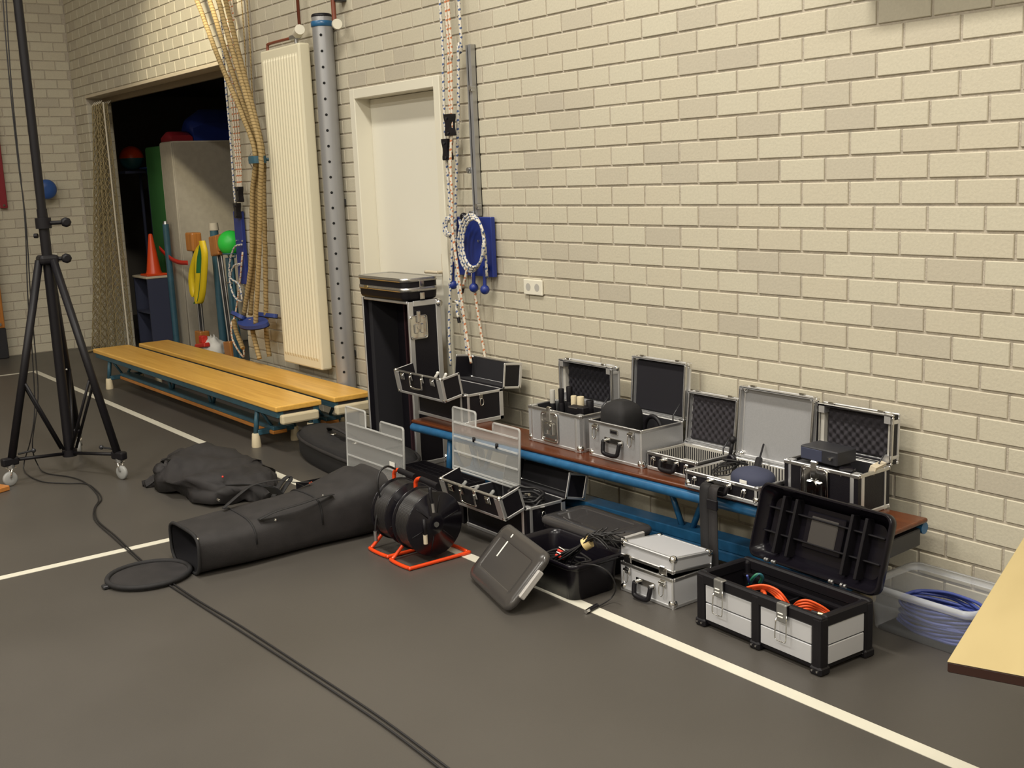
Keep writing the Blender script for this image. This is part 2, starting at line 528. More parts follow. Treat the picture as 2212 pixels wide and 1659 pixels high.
for it in items:
    p, q, c = it; ctr = Vector(((p+q)/2, rnd.uniform(-.0012, .0012), (c+.5)*BH))
    if it in near:
        o = bpy.data.objects.new('brick', BRICK_ME); COL.objects.link(o); o.parent = wall_r; o.location = ctr
    else:
        brick_geo(rest, q-p-JT, BH-JT, .02, Matrix.Translation(ctr))
# brick ends on the left reveal of the opening
Rz = Matrix.Rotation(pi/2, 4, 'Z')
for c in range(int(OP[2]/BH)):
    z = (c+.5)*BH
    for y0, y1 in (((.0, .10), (.10, .25)) if c % 2 else ((.0, .16), (.16, .25))):
        brick_geo(rest, y1-y0-JT, BH-JT, .02, Matrix.Translation((OP[0]+.005, (y0+y1)/2, z)) @ Rz)
ro = rest.build('bricks', M_BRICK, wall_r); ro['kind'] = 'stuff'

# --- far wall bricks
rest = MB(); fn = 0
cands = []
for c in range(ncourse):
    z = (c+.5)*BH; ph = (BL/2 if c % 2 else 0)-.03
    k = 0
    while True:
        b = -k*BL+ph; a = b-BL; k += 1
        if b > 0: b = 0
        if a < -4.2: break
        if b-a < .035: continue
        ctr = Vector((XE, (a+b)/2, z))
        if in_frame(ctr) and abs(b-a-BL) < 1e-4 and ctr.y > -1.15 and fn < 300:
            fn += 1
            o = bpy.data.objects.new('brick', BRICK_ME); COL.objects.link(o); o.parent = wall_f
            o.location = ctr; o.rotation_euler = (0, 0, pi/2)
        else:
            brick_geo(rest, b-a-JT, BH-JT, .02, Matrix.Translation(ctr) @ Rz)
ro = rest.build('bricks', M_BRICK, wall_f); ro['kind'] = 'stuff'

# --- lintel over the opening
lt = MB().bbox(OP[0], OP[1], -.004, WT, OP[2], OP[2]+.028, .003)
t1 = struct(lt, 'trim_1', M_BEIGE)
MB().box(OP[0], OP[1], .16, .20, OP[2]-.05, OP[2]).build('curtain_track', M_STONE, t1)

# --- door
door = thing('door_1', 'white painted door with frame and lever handle in brick wall', 'door', ((DR[0]+DR[1])/2, 0, 0))
door['kind'] = 'structure'
dw = (DR[1]-DR[0])/2
fr = MB()
fr.bbox(-dw, -dw+.062, -.012, .16, 0, DR[2], .004)
fr.bbox(dw-.062, dw, -.012, .16, 0, DR[2], .004)
fr.bbox(-dw+.058, dw-.058, -.012, .16, DR[2]-.062, DR[2], .004)
fr.build('door_frame', M_WHITE, door)
MB().bbox(-dw+.062, dw-.062, .10, .14, .008, DR[2]-.064, .003).build('door_leaf', M_DOOR, door)
hd = MB()
hp = wl(945, 588, .06); hx = hp.x-door.location.x; hz = hp.z
hd.bbox(hx+.0, hx+.045, .09, .10, hz-.10, hz+.11, .004)
hd.cyl((hx+.022, .10, hz), (hx+.022, .045, hz), .010, 10)
hd.tube(smooth_path([(hx+.022, .05, hz), (hx, .045, hz), (hx-.06, .045, hz), (hx-.115, .048, hz-.002)], 4), .0095, 8)
hd.build('door_handle', M_BEIGE, door)

# ================================================================== radiator, post, pipes
rx0, rx1, rz0, rz1, ryf, ryb = -7.565, -6.975, .362, 2.535, -.13, -.035
rad = thing('radiator', 'tall cream panel radiator with vertical ribs hung on brick wall', 'radiator', ((rx0+rx1)/2, 0, rz0))
hw = (rx1-rx0)/2; hh = rz1-rz0
b = MB().bbox(-hw, hw, ryf+.012, ryb, 0, hh, .012, 2, smooth=False)
b.build('body', M_RAD, rad)
# ribbed front: pressed vertical flutes
nr = 13; rib = MB()
for i in range(nr):
    cx = -hw+.03+(2*hw-.06)*(i+.5)/nr; a = (2*hw-.06)/nr*.40
    prof = [(-a, 0), (-a*.55, -.0095), (a*.55, -.0095), (a, 0)]
    z0, z1 = .055, hh-.055
    v = []
    for zz, k in ((z0, 0), (z0+.025, 1), (z1-.025, 1), (z1, 0)):
        for (dx, dy) in prof: v.append((cx+dx*(.7+.3*k), ryf+.013+dy*k, zz))
    f = [(r*4+j, r*4+j+1, r*4+5+j, r*4+4+j) for r in range(3) for j in range(3)]
    rib.raw(v, f, False)
rib.build('front_ribs', M_RAD, rad)
br = MB()
for z in (.25, hh-.25):
    for x in (-.18, .18): MB().box(x-.02, x+.02, ryb, -.003, z-.03, z+.03).build('wall_bracket', M_STEEL, rad)
pv = MB()
zt = hh+.035
pv.tube(smooth_path([(-hw+.05, -.08, hh-.01), (-hw+.05, -.08, zt), (-hw+.09, -.08, zt+.012), (hw-.15, -.08, zt+.012)], 4), .010, 8)
pv.build('supply_pipe', M_COPPER, rad)
MB().cyl((hw-.17, -.08, zt+.012), (hw-.06, -.08, zt+.012), .019, 10).cyl((hw-.10, -.08, hh-.005), (hw-.10, -.08, zt+.01), .014, 10).build('valve', M_STEEL, rad)
MB().cyl((hw-.075, -.08, zt+.03), (hw+.01, -.105, zt+.045), .033, 16).build('thermostat_knob', M_WHITE, rad)
# red brown heating pipes from above
hp1 = thing('heating_pipe', 'red brown heating pipe dropping to the radiator valve', 'pipe', (0, 0, 0))
p = wl(645, 30, -.06)
MB().tube([(p.x, -.06, 4.6), (p.x, -.06, 2.64)], .011, 8).build('pipe', M_COPPER, hp1)
MB().bbox(p.x-.02, p.x+.02, -.06, -.003, 3.2, 3.23, .003).build('pipe_clip', M_COPPER, hp1)
hp2 = thing('heating_pipe', 'red brown pipe ending in white valve knob beside the grey post', 'pipe', (0, 0, 0))
p = wl(720, 10, -.07); q = wl(733, 52, -.07)
MB().tube(smooth_path([(p.x, -.07, 4.6), (p.x, -.07, 3.0), (p.x, -.07, q.z+.05), (p.x+.015, -.07, q.z+.01), (q.x-.01, -.075, q.z)], 5), .015, 8).build('pipe', M_COPPER, hp2)
MB().bbox(p.x-.02, p.x+.05, -.07, -.003, q.z+.14, q.z+.17, .003).build('pipe_clip', M_DSTEEL, hp2)
MB().cyl((q.x-.012, -.08, q.z), (q.x+.03, -.10, q.z-.004), .033, 18, .030).build('valve_knob', M_WHITE, hp2)

# perforated steel post
px = (wl(676, 60, -.075).x+wl(717, 60, -.075).x)/2
post = thing('perforated_post', 'grey steel tube post with a row of drilled holes against wall', 'post', (px, -.075, 0))
MB().cyl((0, 0, 0), (0, 0, 2.66), .065, 28).build('tube', M_GREYPOST, post)
MB().lathe([(.068, 2.60), (.071, 2.602), (.071, 2.632), (.068, 2.634)], n=28).build('blue_collar', M_BLUEF, post)['label'] = 'blue painted collar'
MB().lathe([(.060, 2.655), (.066, 2.66), (.063, 2.675), (.055, 2.68)], n=28).build('end_cap', M_BLACK, post)
hl = MB()
hd_ = Vector((.78, -.62, 0)).normalized()
for i in range(25):
    z = 2.545-i*.098
    if z < .1: break
    c0 = Vector((0, 0, z))+hd_*.0630; hl.cyl(c0, c0+hd_*.0032, .009, 10)
hl.build('holes', M_HOLE, post)['kind'] = 'stuff'
cl = MB()
for z in (.5, 1.5, 2.61):
    MB().bbox(-.03, .03, .055, .072, z-.02, z+.02, .003).build('wall_clamp', M_DSTEEL, post)

# ================================================================== sockets
def socket(name, label, loc, rz):
    s = thing(name, label, 'socket', loc, rz)
    MB().bbox(-.078, .078, -.012, 0, -.04, .04, .004, 2).build('cover_plate', M_SOCKET, s)
    for x in (-.037, .037):
        cup = MB()
        cup.lathe([(.0205, -.0125), (.0195, -.0122), (.019, -.006), (.012, -.0058)], (x, 0, 0), 20, 'Y')
        c = cup.build('socket_cup', M_GLINING, s)
        h = MB()
        for dz in (-.0095, .0095): h.cyl((x, -.0058, dz), (x, -.0066, dz), .003, 8)
        h.build('pin_hole', M_HOLE, c)
    return s
c = (wl(1134, 602)+wl(1176, 639))/2
socket('double_socket', 'cream double power socket on the wide bare brick wall', (c.x, -.002, c.z), 0)
c = (wx(90, 545, XE)+wx(123, 568, XE))/2
socket('double_socket', 'cream double power socket behind the black lighting stand', (XE+.002, c.y, c.z), pi/2)

# ================================================================== slotted rail and blue rope cleat boards
rail = thing('slotted_rail', 'narrow steel channel rail fixed upright on wall above blue board', 'rail', (-5.168, -.002, 1.42))
MB().box(-.022, -.016, -.03, 0, 0, .905).box(.016, .022, -.03, 0, 0, .905).box(-.022, .022, -.004, 0, 0, .905).build('channel', M_STEEL, rail)
MB().box(-.022, -.012, -.034, -.03, 0, .905).box(.0, .022, -.034, -.03, 0, .905).build('channel_lip', M_GREYPOST, rail)
for z, dx in ((.68, .02), (.25, -.035), (.055, .03), (.015, -.03)):
    MB().cyl((dx, -.02, z), (dx, -.05, z), .013, 10).bbox(dx-.012, dx+.012, -.045, -.02, z-.02, z+.005, .003).build('clip', M_STEEL, rail)

def cleat(label, loc, rz, w, h, balls):
    t = thing('rope_cleat_board', label, 'cleat board', loc, rz)
    MB().bbox(-w/2, w/2, -.03, 0, 0, h, .004).build('board', M_BLUEB, t)
    s = MB()
    for (x, z) in ((-.1*w/.37, h*.6), (.07, h*.6), (-.1*w/.37, h*.25)): s.cyl((x, -.03, z), (x, -.038, z), .007, 8)
    s.build('screw', M_CHROME, t)
    for (x, z) in balls:
        k = MB().cyl((x, -.055, z+.12), (x, -.06, z), .010, 8).cyl((x, -.02, z+.12), (x, -.06, z+.12), .010, 8).build('cleat_pin', M_BLUEB, t)
        MB().sphere((x, -.06, z), .026, 16, 10).build('cleat_ball', M_BLUEB, k)
    return t
cleat('blue cleat board with ball pins below the steel rail', (-5.205, -.012, 1.09), 0, .37, .325, [(-.165, -.055), (.04, -.06), (.145, -.065)])

def clamp(label, P, rz=0, h=.115, w=.062):
    """black hourglass rope clamp"""
    t = thing('rope_clamp', label, 'rope clamp', P, rz, 'black rope clamps on the pulley ropes')
    prof = [(-1, .50), (-1, .36), (-.62, .05), (-.62, -.12), (-.85, -.34), (-.85, -.46), (-.7, -.5)]
    poly = [(x*w/2, z*h) for x, z in prof] + [(-x*w/2, z*h) for x, z in prof[::-1]]
    poly = poly[::-1]
    mt = Matrix.Rotation(pi/2, 4, 'X')
    MB().prism(poly, -.02, .02, mt).build('clamp_body', M_BLACKG, t)
    MB().cyl((0, -.021, h*.3), (0, -.026, h*.3), .008, 8).cyl((.012, -.021, -h*.38), (.012, -.026, -h*.38), .006, 8).build('clamp_screw', M_DSTEEL, t)
    return t

def rope_thing(name, label, cat, M, pts, r, n=8, group=None, end=None, sub=6, trefoil=0, pitch=.09):
    P = smooth_path(pts, sub)
    if trefoil:
        # resample finely so that the three strands can twist
        Q = []
        for a, b in zip(P[:-1], P[1:]):
            k = max(1, int((b-a).length/.02)); Q += [a+(b-a)*i/k for i in range(k)]
        Q.append(P[-1])
        rf = lambda an, L, i: r*(1+trefoil*cos(3*(an-2*pi*L/pitch)))
        mb = MB().tube(Q, r, 12, radf=rf)
    else: mb = MB().tube(P, r, n)
    t = thing(name, label, cat, tuple(P[-1]), 0, group)
    for i, v in enumerate(mb.v): mb.v[i] = v-P[-1]
    mb.build('rope', M, t)
    if end:
        d = (P[-1]-P[-2]).normalized()
        MB().cyl((0, 0, 0), tuple(d*.03), r*1.25, 8).build('end_sleeve', end, t)
    return t

# --- ropes on the right station (in front of the door jamb)
G1 = 'pulley ropes hanging beside the door'
def R2(px, py, y=-.09): return wl(px, py, y)
ZT = 5.3
def up_(p, dx=0): return (p.x+dx, p.y, ZT)
o = R2(950, 0); rope_thing('pulley_rope', 'white rope with blue flecks, outer left of the ropes by the door', 'rope', M_ROPEB,
    [up_(o, -.1), o, R2(957, 160), R2(962, 300), R2(970, 420), R2(977, 520), R2(972, 640), R2(970, 720), R2(974, 790)], .0075, 8, G1)
o = R2(962, 0, -.11); rope_thing('pulley_rope', 'orange flecked white rope passing through the upper black clamp', 'rope', M_ROPEO,
    [up_(o, -.1), o, R2(968, 130, -.11), R2(972, 250, -.11), R2(972, 300, -.11)], .0075, 8, G1)
o = R2(968, 0, -.115); rope_thing('pulley_rope', 'orange flecked white rope running down past both clamps', 'rope', M_ROPEO,
    [up_(o, -.1), o, R2(974, 130, -.115), R2(976, 260, -.115), R2(973, 350, -.125), R2(976, 420, -.13), R2(978, 500, -.13), R2(990, 590, -.13), R2(1003, 690, -.12), R2(1012, 750, -.12), R2(1018, 785, -.12)], .008, 8, G1)
o = R2(991, 0, -.07); rope_thing('pulley_rope', 'thick blue flecked white rope nearest the steel rail', 'rope', M_ROPEB,
    [up_(o, -.1), o, R2(990, 100, -.07), R2(990, 230, -.065), R2(986, 380, -.06), R2(984, 470, -.055), R2(984, 560, -.055), R2(992, 640, -.055), R2(1003, 700, -.05), R2(1010, 785, -.04)], .0085, 8, G1)
rope_thing('pulley_rope', 'orange flecked rope tail hanging under the blue cleat board', 'rope', M_ROPEO,
    [R2(1020, 590, -.07), R2(1027, 640, -.06), R2(1036, 700, -.05), R2(1046, 760, -.045), R2(1052, 800, -.045)], .008, 8, G1)
rope_thing('pulley_rope', 'short orange rope end with black sleeve below the cleat board', 'rope', M_ROPEO,
    [R2(1003, 490, -.09), R2(998, 540, -.1), R2(1008, 580, -.1), R2(1000, 622, -.1)], .008, 8, G1, M_BLACK)
rope_thing('pulley_rope', 'short blue flecked rope end with black sleeve and knot', 'rope', M_ROPEB,
    [R2(984, 650, -.1), R2(990, 656, -.1), R2(986, 664, -.1), R2(990, 686, -.1)], .008, 8, G1, M_BLACK)
# coil hung over the board
cc = []
for k in range(3):
    for i in range(14):
        a = 2*pi*i/14
        cc.append(R2(1017+(27-2*k)*cos(a)+3*k, 525+(62-5*k)*sin(a), -.10-.010*k))
rope_thing('rope_coil', 'coil of grey white rope looped over the blue cleat board', 'rope', M_ROPEB, cc+[R2(1047, 520, -.09), R2(1052, 600, -.08)], .0075, 8, None, None, 4)
cc = []
for k in range(3):
    for i in range(12):
        a = 2*pi*i/12
        cc.append(R2(970+(12-k)*cos(a)+2*k, 490+(21-2*k)*sin(a), -.08-.008*k))
rope_thing('rope_coil', 'small loop of blue flecked rope left of the blue board', 'rope', M_ROPEB, cc+[R2(985, 520, -.09), R2(995, 505, -.09), R2(993, 475, -.1)], .0075, 8, None, None, 4)
MBk = thing('rope_hook', 'black hook holding the rope coil above blue board', 'hook', tuple(R2(1002, 470, -.06)))
MB().sphere((0, 0, 0), .028, 14, 8, (1, .8, 1)).cyl((0, 0, 0), (0, .06, .01), .012, 8).build('hook_body', M_BLACKG, MBk)
clamp('black hourglass rope clamp in front of the white door jamb, upper one', tuple(R2(972, 270, -.118)))
clamp('black hourglass rope clamp just below the other clamp at the door', tuple(R2(967, 323, -.10)))

# --- left rope station beside the storage opening
G2 = 'pulley ropes hanging beside the storage opening'
def R3(px, py, y=-.07): return wl(px, py, y)
o = R3(474, 0)
rope_thing('pulley_rope', 'blue flecked white rope along the edge of the storage opening', 'rope', M_ROPEB,
    [up_(o, -.15), o, R3(480, 90), R3(488, 190), R3(497, 290), R3(504, 390), R3(508, 440)], .0085, 8, G2)
for k, (dx, lab) in enumerate(((4, 'orange flecked white rope just behind the tan climbing ropes, first of three'), (10, 'orange flecked white rope just behind the tan climbing ropes, middle of three'), (16, 'orange flecked white rope just behind the tan climbing ropes, last of three'))):
    o = R3(484+dx, 0, -.05)
    rope_thing('pulley_rope', lab, 'rope', M_ROPEO,
        [up_(o, -.15), o, R3(488+dx, 120, -.05), R3(500+dx*.9, 260, -.05), R3(508+dx*.75, 360, -.05), R3(513+dx*.5, 410, -.05)], .0075, 8, G2)
clamp('black hourglass rope clamp hanging at the storage opening, upper one', tuple(R3(518, 420, -.07)))
clamp('black rope clamp on the ropes just above the narrow blue board', tuple(R3(513, 455, -.06)))
bo = R3(517, 520, -.03)
cleat('narrow blue cleat board at the edge of the storage opening', (bo.x+.02, -.012, wl(515, 610).z), 0, .14, .56, [])
rope_thing('rope_coil', 'loops of pale rope hanging on the narrow blue board', 'rope', M_ROPEB,
    [R3(522, 528, -.07), R3(506, 535, -.08), R3(496, 570, -.08), R3(497, 610, -.08), R3(506, 640, -.08), R3(522, 650, -.08), R3(516, 615, -.08), R3(498, 600, -.09), R3(505, 575, -.09), R3(518, 570, -.09)], .0075, 8, None, None, 6)
rope_thing('rope_coil', 'orange flecked rope tail looping down to the yellow benches', 'rope', M_ROPEO,
    [R3(524, 545, -.055), R3(518, 610, -.055), R3(508, 680, -.06), R3(500, 700, -.1), R3(503, 735, -.1), R3(524, 770, -.1), R3(527, 760, -.1), R3(522, 735, -.1)], .0075, 8, None, None, 6)

# --- climbing ropes
G4 = 'tan climbing ropes tied together in the blue strap'
def R5(px, py, y=-.15): return wl(px, py, y)
CL = [
    ('first tan climbing rope to leave the strap, outermost towards the storage opening', [(418, -20), (470, 120), (520, 240), (551, 330), (545, 420), (543, 560), (527, 680)], -.19),
    ('tan climbing rope second from the storage opening above the strap', [(447, -20), (490, 120), (530, 240), (556, 330), (553, 420), (548, 560), (541, 680)], -.15),
    ('thick tan climbing rope in front of the others with its end over the blue seat', [(466, -20), (505, 120), (541, 240), (563, 330), (562, 420), (559, 560), (552, 700)], -.225),
    ('tan climbing rope nearest the radiator below the strap', [(482, -20), (517, 120), (548, 240), (568, 330), (570, 420), (573, 560), (575, 690)], -.11),
]
for lab, pts, y in CL:
    P = [R5(a, b_, y) for a, b_ in pts]
    d = (P[0]-P[1]); top = P[0]+d*((ZT-P[0].z)/d.z)
    rope_thing('climbing_rope', lab, 'rope', M_TANROPE, [top]+P, .0175, 12, G4, None, 8, .09, .07)
for lab, pts, y in (('knotted tan rope end dangling below the blue seat boards, left one', [(505, 690), (510, 715), (522, 745), (525, 752)], -.20),
                    ('knotted tan rope end dangling below the blue seat boards, middle one', [(541, 690), (548, 725), (556, 757), (561, 775)], -.20),
                    ('knotted tan rope end dangling near the radiator foot', [(573, 684), (577, 735), (582, 770)], -.10)):
    P = [R5(a, b_, y) for a, b_ in pts]
    rope_thing('rope_end', lab, 'rope', M_TANROPE, P, .0175, 12, 'knotted ends of the climbing ropes', None, 8, .09, .07)
# thin hoisting lines above the radiator
for k, x in enumerate((528, 534, 540, 545)):
    a = wl(x-9, -30, -.04); c = wl(x+6, 190+12*k, -.04)
    rope_thing('hoist_line', 'thin dark hoisting line, one of four running down beside the climbing ropes', 'cord', M_CORD if k % 2 else M_TANROPE,
        [(a.x-.06, -.04, 5.2), a, c, wl(x+20, 325, -.04)], .0045, 6, 'thin hoisting lines left of the radiator')
sp = R5(556, 345, -.18)
st = thing('strap', 'blue grey strap binding the climbing ropes together at the wall', 'strap', tuple(sp))
poly = rrect(-.068, .068, -.055, .055, .05, 5)
inner = rrect(-.063, .063, -.05, .05, .045, 5)
n = len(poly); v = []
for z in (-.025, .025):
    v += [(a, b_, z) for a, b_ in poly]; v += [(a, b_, z) for a, b_ in inner]
f = []
for i in range(n):
    j = (i+1) % n
    f += [(i, j, 2*n+j, 2*n+i), (n+i, 3*n+i, 3*n+j, n+j), (i, n+i, n+j, j), (2*n+i, 2*n+j, 3*n+j, 3*n+i)]
MB().raw(v, f).build('band', M_TEAL, st)
MB().tube([(.0, .052, 0), (.0, .10, 0), (.0, .16, 0)], .012, 6).build('wall_tether', M_TEAL, st)
MB().tube(smooth_path([(-.09, 0, .06), (-.105, -.02, 0), (-.09, 0, -.06), (-.11, .01, -.14), (-.085, 0, -.16)], 4), .004, 6).build('cord_loop', M_CORD, st)
# swing seats hung on the climbing ropes
def seat(label, P, rz, tilt, L=.44, Wd=.20):
    t = thing('swing_seat', label, 'swing seat', P, rz, 'blue seats hung on the climbing ropes')
    outl = [(L/2*cos(a)*(1-.12*sin(a)**2), Wd/2*sin(a)) for a in [2*pi*i/28 for i in range(28)]]
    o = MB().prism(outl, -.014, .014, Matrix.Rotation(tilt, 4, 'X')).build('seat_disc', M_BLUESEAT, t)
    MB().prism([(a*1.01, b_*1.01) for a, b_ in outl], -.02, -.013, Matrix.Rotation(tilt, 4, 'X')).build('rubber_rim', M_BLACK, t)
    return t
seat('oval blue swing seat tilted in front, with a rope through it', tuple(R5(547, 698, -.215)), .15, .35, .36, .15)
seat('oval blue swing seat half hidden behind the radiator edge', tuple(R5(575, 680, -.085)), .1, -.2, .30, .10)
seat('dark rimmed blue swing seat seen edge on beside the storage opening', tuple(R5(516, 682, -.22)), -.2, -.55, .24, .12)

# ================================================================== net curtain in the opening
net = thing('net_curtain', 'bundled natural cord net hanging at the side of storage opening', 'net', (-11.62, .06, 0))
rn = random.Random(3); nb = MB()
NS = 52
def foldpos(u, t):
    """u 0..1 across the cloth, t 0 top .. 1 bottom: gathered folds"""
    xl = -.20-.40*t**1.6; xr = .10+.02*t
    x = xl+(xr-xl)*u
    y = .055*sin(u*pi*9.0)*(.7+.4*t)-.02-.17*(1-u)*t
    return x, y
for s_ in range(NS):
    u0 = (s_+.5)/NS; pts = []
    npt = 64
    for i in range(npt+1):
        t = i/npt; z = 2.46*(1-t)+.012
        zig = (.0096 if (i+s_) % 2 else -.0096)
        x, y = foldpos(min(1, max(0, u0+zig)), t)
        pts.append((x+rn.uniform(-.003, .003), y+rn.uniform(-.004, .004), z))
    nb.tube(pts, .0042, 3, caps=False)
nb.build('net_mesh', M_NET, net)
pts = []
for i in range(30):
    t = i/29; x, y = foldpos(1.0, t); pts.append((x+.012, y-.01, 2.46*(1-t)+.02))
MB().tube(pts, .009, 6).build('edge_rope', M_NETW, net)['label'] = 'white edge rope of the net'
hk = MB()
for i in range(9):
    x, y = foldpos((i+.5)/9, 0); hk.tube([(x, y, 2.46), (x, y+.04, 2.50)], .006, 5)
hk.build('hanging_loops', M_NETW, net)
tail = MB().tube(smooth_path([(-.40, -.18, .013), (-.30, -.30, .013), (-.22, -.40, .013), (-.12, -.42, .013)], 5), .012, 6)
tail.build('net_tail', M_NET, net)

# ================================================================== storage room contents
def mat_slab(label, x0, x1, y0, y1, z1, M, seam=None, group=None):
    t = thing('gym_mat', label, 'gym mat', ((x0+x1)/2, (y0+y1)/2, 0), 0, group)
    a, b_ = (x1-x0)/2, (y1-y0)/2
    MB().bbox(-a, a, -b_, b_, 0, z1, .02, 3).build('cover', M, t)
    pp = MB()
    for sx in (-1, 1):
        pp.tube([(sx*(a-.008), -b_+.008, .02), (sx*(a-.008), -b_+.008, z1-.02)], .008, 6)
    pp.tube([(a-.008, -b_+.02, z1-.008), (a-.008, b_-.02, z1-.008)], .008, 6)
    pp.build('piping', seam or M, t)
    return t
mat_slab('thick grey landing mat stood upright in the storage room', -11.66, -11.33, .60, 2.5, 2.09, M_GREYMAT)
mat_slab('green gym mat stood upright beside the thick grey mat', -12.18, -11.72, .63, 1.3, 2.06, M_GREENMAT)
# blue pole in front of the green mat
bp = thing('blue_post', 'slim blue steel post standing before the green mat', 'post', (-11.50, .53, 0))
MB().cyl((0, 0, 0), (0, 0, 1.27), .032, 16).build('tube', M_TEAL, bp)
MB().cyl((0, 0, 1.27), (0, 0, 1.30), .03, 16, .02).build('cap', M_STEEL, bp)
MB().cyl((0, 0, 0), (0, 0, .02), .055, 20).build('base', M_DSTEEL, bp)
# red strap sagging from the blue post
a = wl(344, 536, .53); b_ = wl(404, 560, .50)
rs = thing('red_strap', 'red webbing strap sagging in front of the grey mat', 'strap', tuple(a))
P = [a+(b_-a)*t+Vector((0, 0, -.05*sin(pi*t)-.035*t)) for t in [i/10 for i in range(11)]]
v = []
for q in P: v += [q-a+Vector((0, 0, .022)), q-a+Vector((0, 0, -.022)), q-a+Vector((0, .006, -.022)), q-a+Vector((0, .006, .022))]
MB().loft([v[i*4:i*4+4] for i in range(11)]).build('webbing', M_RED, rs)

def hurdle(label, x, y, lean, blockw):
    t = thing('rod_hurdle', label, 'sports frame', (x, y, 0), 0, 'wooden blocks on steel rods in the storage room')
    sh = Matrix.Rotation(lean, 4, 'Y')
    MB().bbox(-blockw, .09, -.05, .05, 1.02, 1.20, .015, 2, sh).build('head_block', M_POSTW, t)
    for dx in (-.045, 0, .045):
        r = MB(); r.cyl(sh @ Vector((dx, 0, .2)), sh @ Vector((dx, 0, 1.03)), .011, 8); r.build('rod', M_STEEL if dx else M_DSTEEL, t)
    MB().bbox(-.075, .075, -.05, .05, .012, .24, .012, 2, sh).build('foot_block', M_POSTW, t)
    return t
hurdle('upright frame of orange wooden blocks joined by steel rods', -10.75, .52, 0, .09)
h2 = hurdle('leaning frame of orange wooden blocks and steel rods with long head', -9.78, .42, -.12, .09)
# shift of the long arm
MB().bbox(.05, .62, -.045, .045, 1.05, 1.20, .01, 2, Matrix.Rotation(-.12, 4, 'Y')).build('arm', M_POSTW, h2)
po = thing('blue_post', 'blue steel post with grey plastic cap between the wooden frames', 'post', (-10.42, .60, 0))
MB().cyl((0, 0, 0), (0, 0, 1.22), .04, 16).build('tube', M_TEAL, po)
MB().cyl((0, 0, 1.22), (0, 0, 1.29), .047, 16, .042).build('cap', M_GREYMAT, po)
pf = thing('goal_stand', 'dark blue steel frame with crossbar beside the rope station', 'frame', (-9.25, .30, 0))
for dx in (-.14, .20):
    MB().bbox(dx-.03, dx+.03, -.03, .03, 0, 1.02 if dx < 0 else .98, .004).build('upright', M_TEAL, pf)
MB().bbox(-.20, .20, -.04, -.02, .80, .815, .004).build('crossbar', M_STEEL, pf)
MB().bbox(-.20, .24, -.05, .05, 0.0, .04, .004).build('foot_bar', M_TEAL, pf)
# yellow and green ribbons on the wooden frame
yr = thing('ribbon_bundle', 'bundle of yellow ribbons hung on the orange wooden frame', 'ribbons', tuple(wl(425, 540, .455)))
o = Vector(yr.location)
for k, (pts, M) in enumerate(((((438, 525), (426, 545), (414, 590), (416, 630), (424, 640), (428, 600), (428, 560), (430, 535)), M_YELLOW),
                          (((438, 528), (432, 560), (430, 600), (428, 645), (424, 655), (432, 650), (438, 610), (440, 560)), M_GREENR),
                          (((436, 520), (442, 550), (440, 600), (436, 640), (430, 656), (426, 640), (430, 590)), M_YELLOW))):
    P = smooth_path([wl(a, b_, .455-.012*k)-o for a, b_ in pts], 5)
    rings = [[p+Vector((-.018, -.024, 0)), p+Vector((.018, .024, 0)), p+Vector((.015, .028, 0)), p+Vector((-.021, -.020, 0))] for p in P]
    MB().loft(rings).build('ribbon', M, yr)
gb = wl(498, 525, .18)
gbt = thing('green_ball', 'bright green ball resting on the wooden frame arm', 'ball', tuple(gb))
MB().sphere((0, 0, 0), .105, 28, 18).build('ball_skin', M_GBALL, gbt)
MB().cyl((0, 0, .100), (0, 0, .1055), .008, 10).build('valve', M_BLACK, gbt)
# ball held up by the basket rail behind it
rk = thing('ball_rack', 'thin steel cradle carrying the green ball at the opening', 'rack', (gb.x, gb.y, 0))
MB().cyl((0, 0, 0), (0, 0, gb.z-.115), .012, 8).build('stem', M_TEAL, rk)
MB().tube([(.072*cos(2*pi*i/16), .072*sin(2*pi*i/16), gb.z-.086) for i in range(16)], .006, 6, closed=True).cyl((-.07, 0, gb.z-.118), (.07, 0, gb.z-.118), .005, 6).cyl((-.07, 0, gb.z-.118), (-.072, 0, gb.z-.086), .005, 6).cyl((.07, 0, gb.z-.118), (.072, 0, gb.z-.086), .005, 6).build('ring', M_TEAL, rk)
MB().cyl((0, 0, 0), (0, 0, .02), .05, 16).build('foot', M_TEAL, rk)
# white plastic bag with red things on the floor
bg = wl(458, 725, .38)
pb = thing('plastic_bag', 'crumpled white plastic bag with red items inside storage room', 'bag', (bg.x, bg.y, 0))
rb = random.Random(8); mb = MB().sphere((0, 0, .12), .13, 18, 12, (1.1, .9, .95))
for i, q in enumerate(mb.v): mb.v[i] = Vector((q.x*(1+rb.uniform(-.18, .18)), q.y*(1+rb.uniform(-.15, .15)), max(0, q.z*(1+rb.uniform(-.12, .15)))))
mb.build('bag_film', M_PAPER, pb)
MB().bbox(-.10, .14, -.13, -.07, .16, .20, .01, 2, Matrix.Rotation(-.15, 4, 'Y')).bbox(-.06, .02, -.11, -.05, .20, .27, .01, 2).build('red_contents', M_RED, pb)
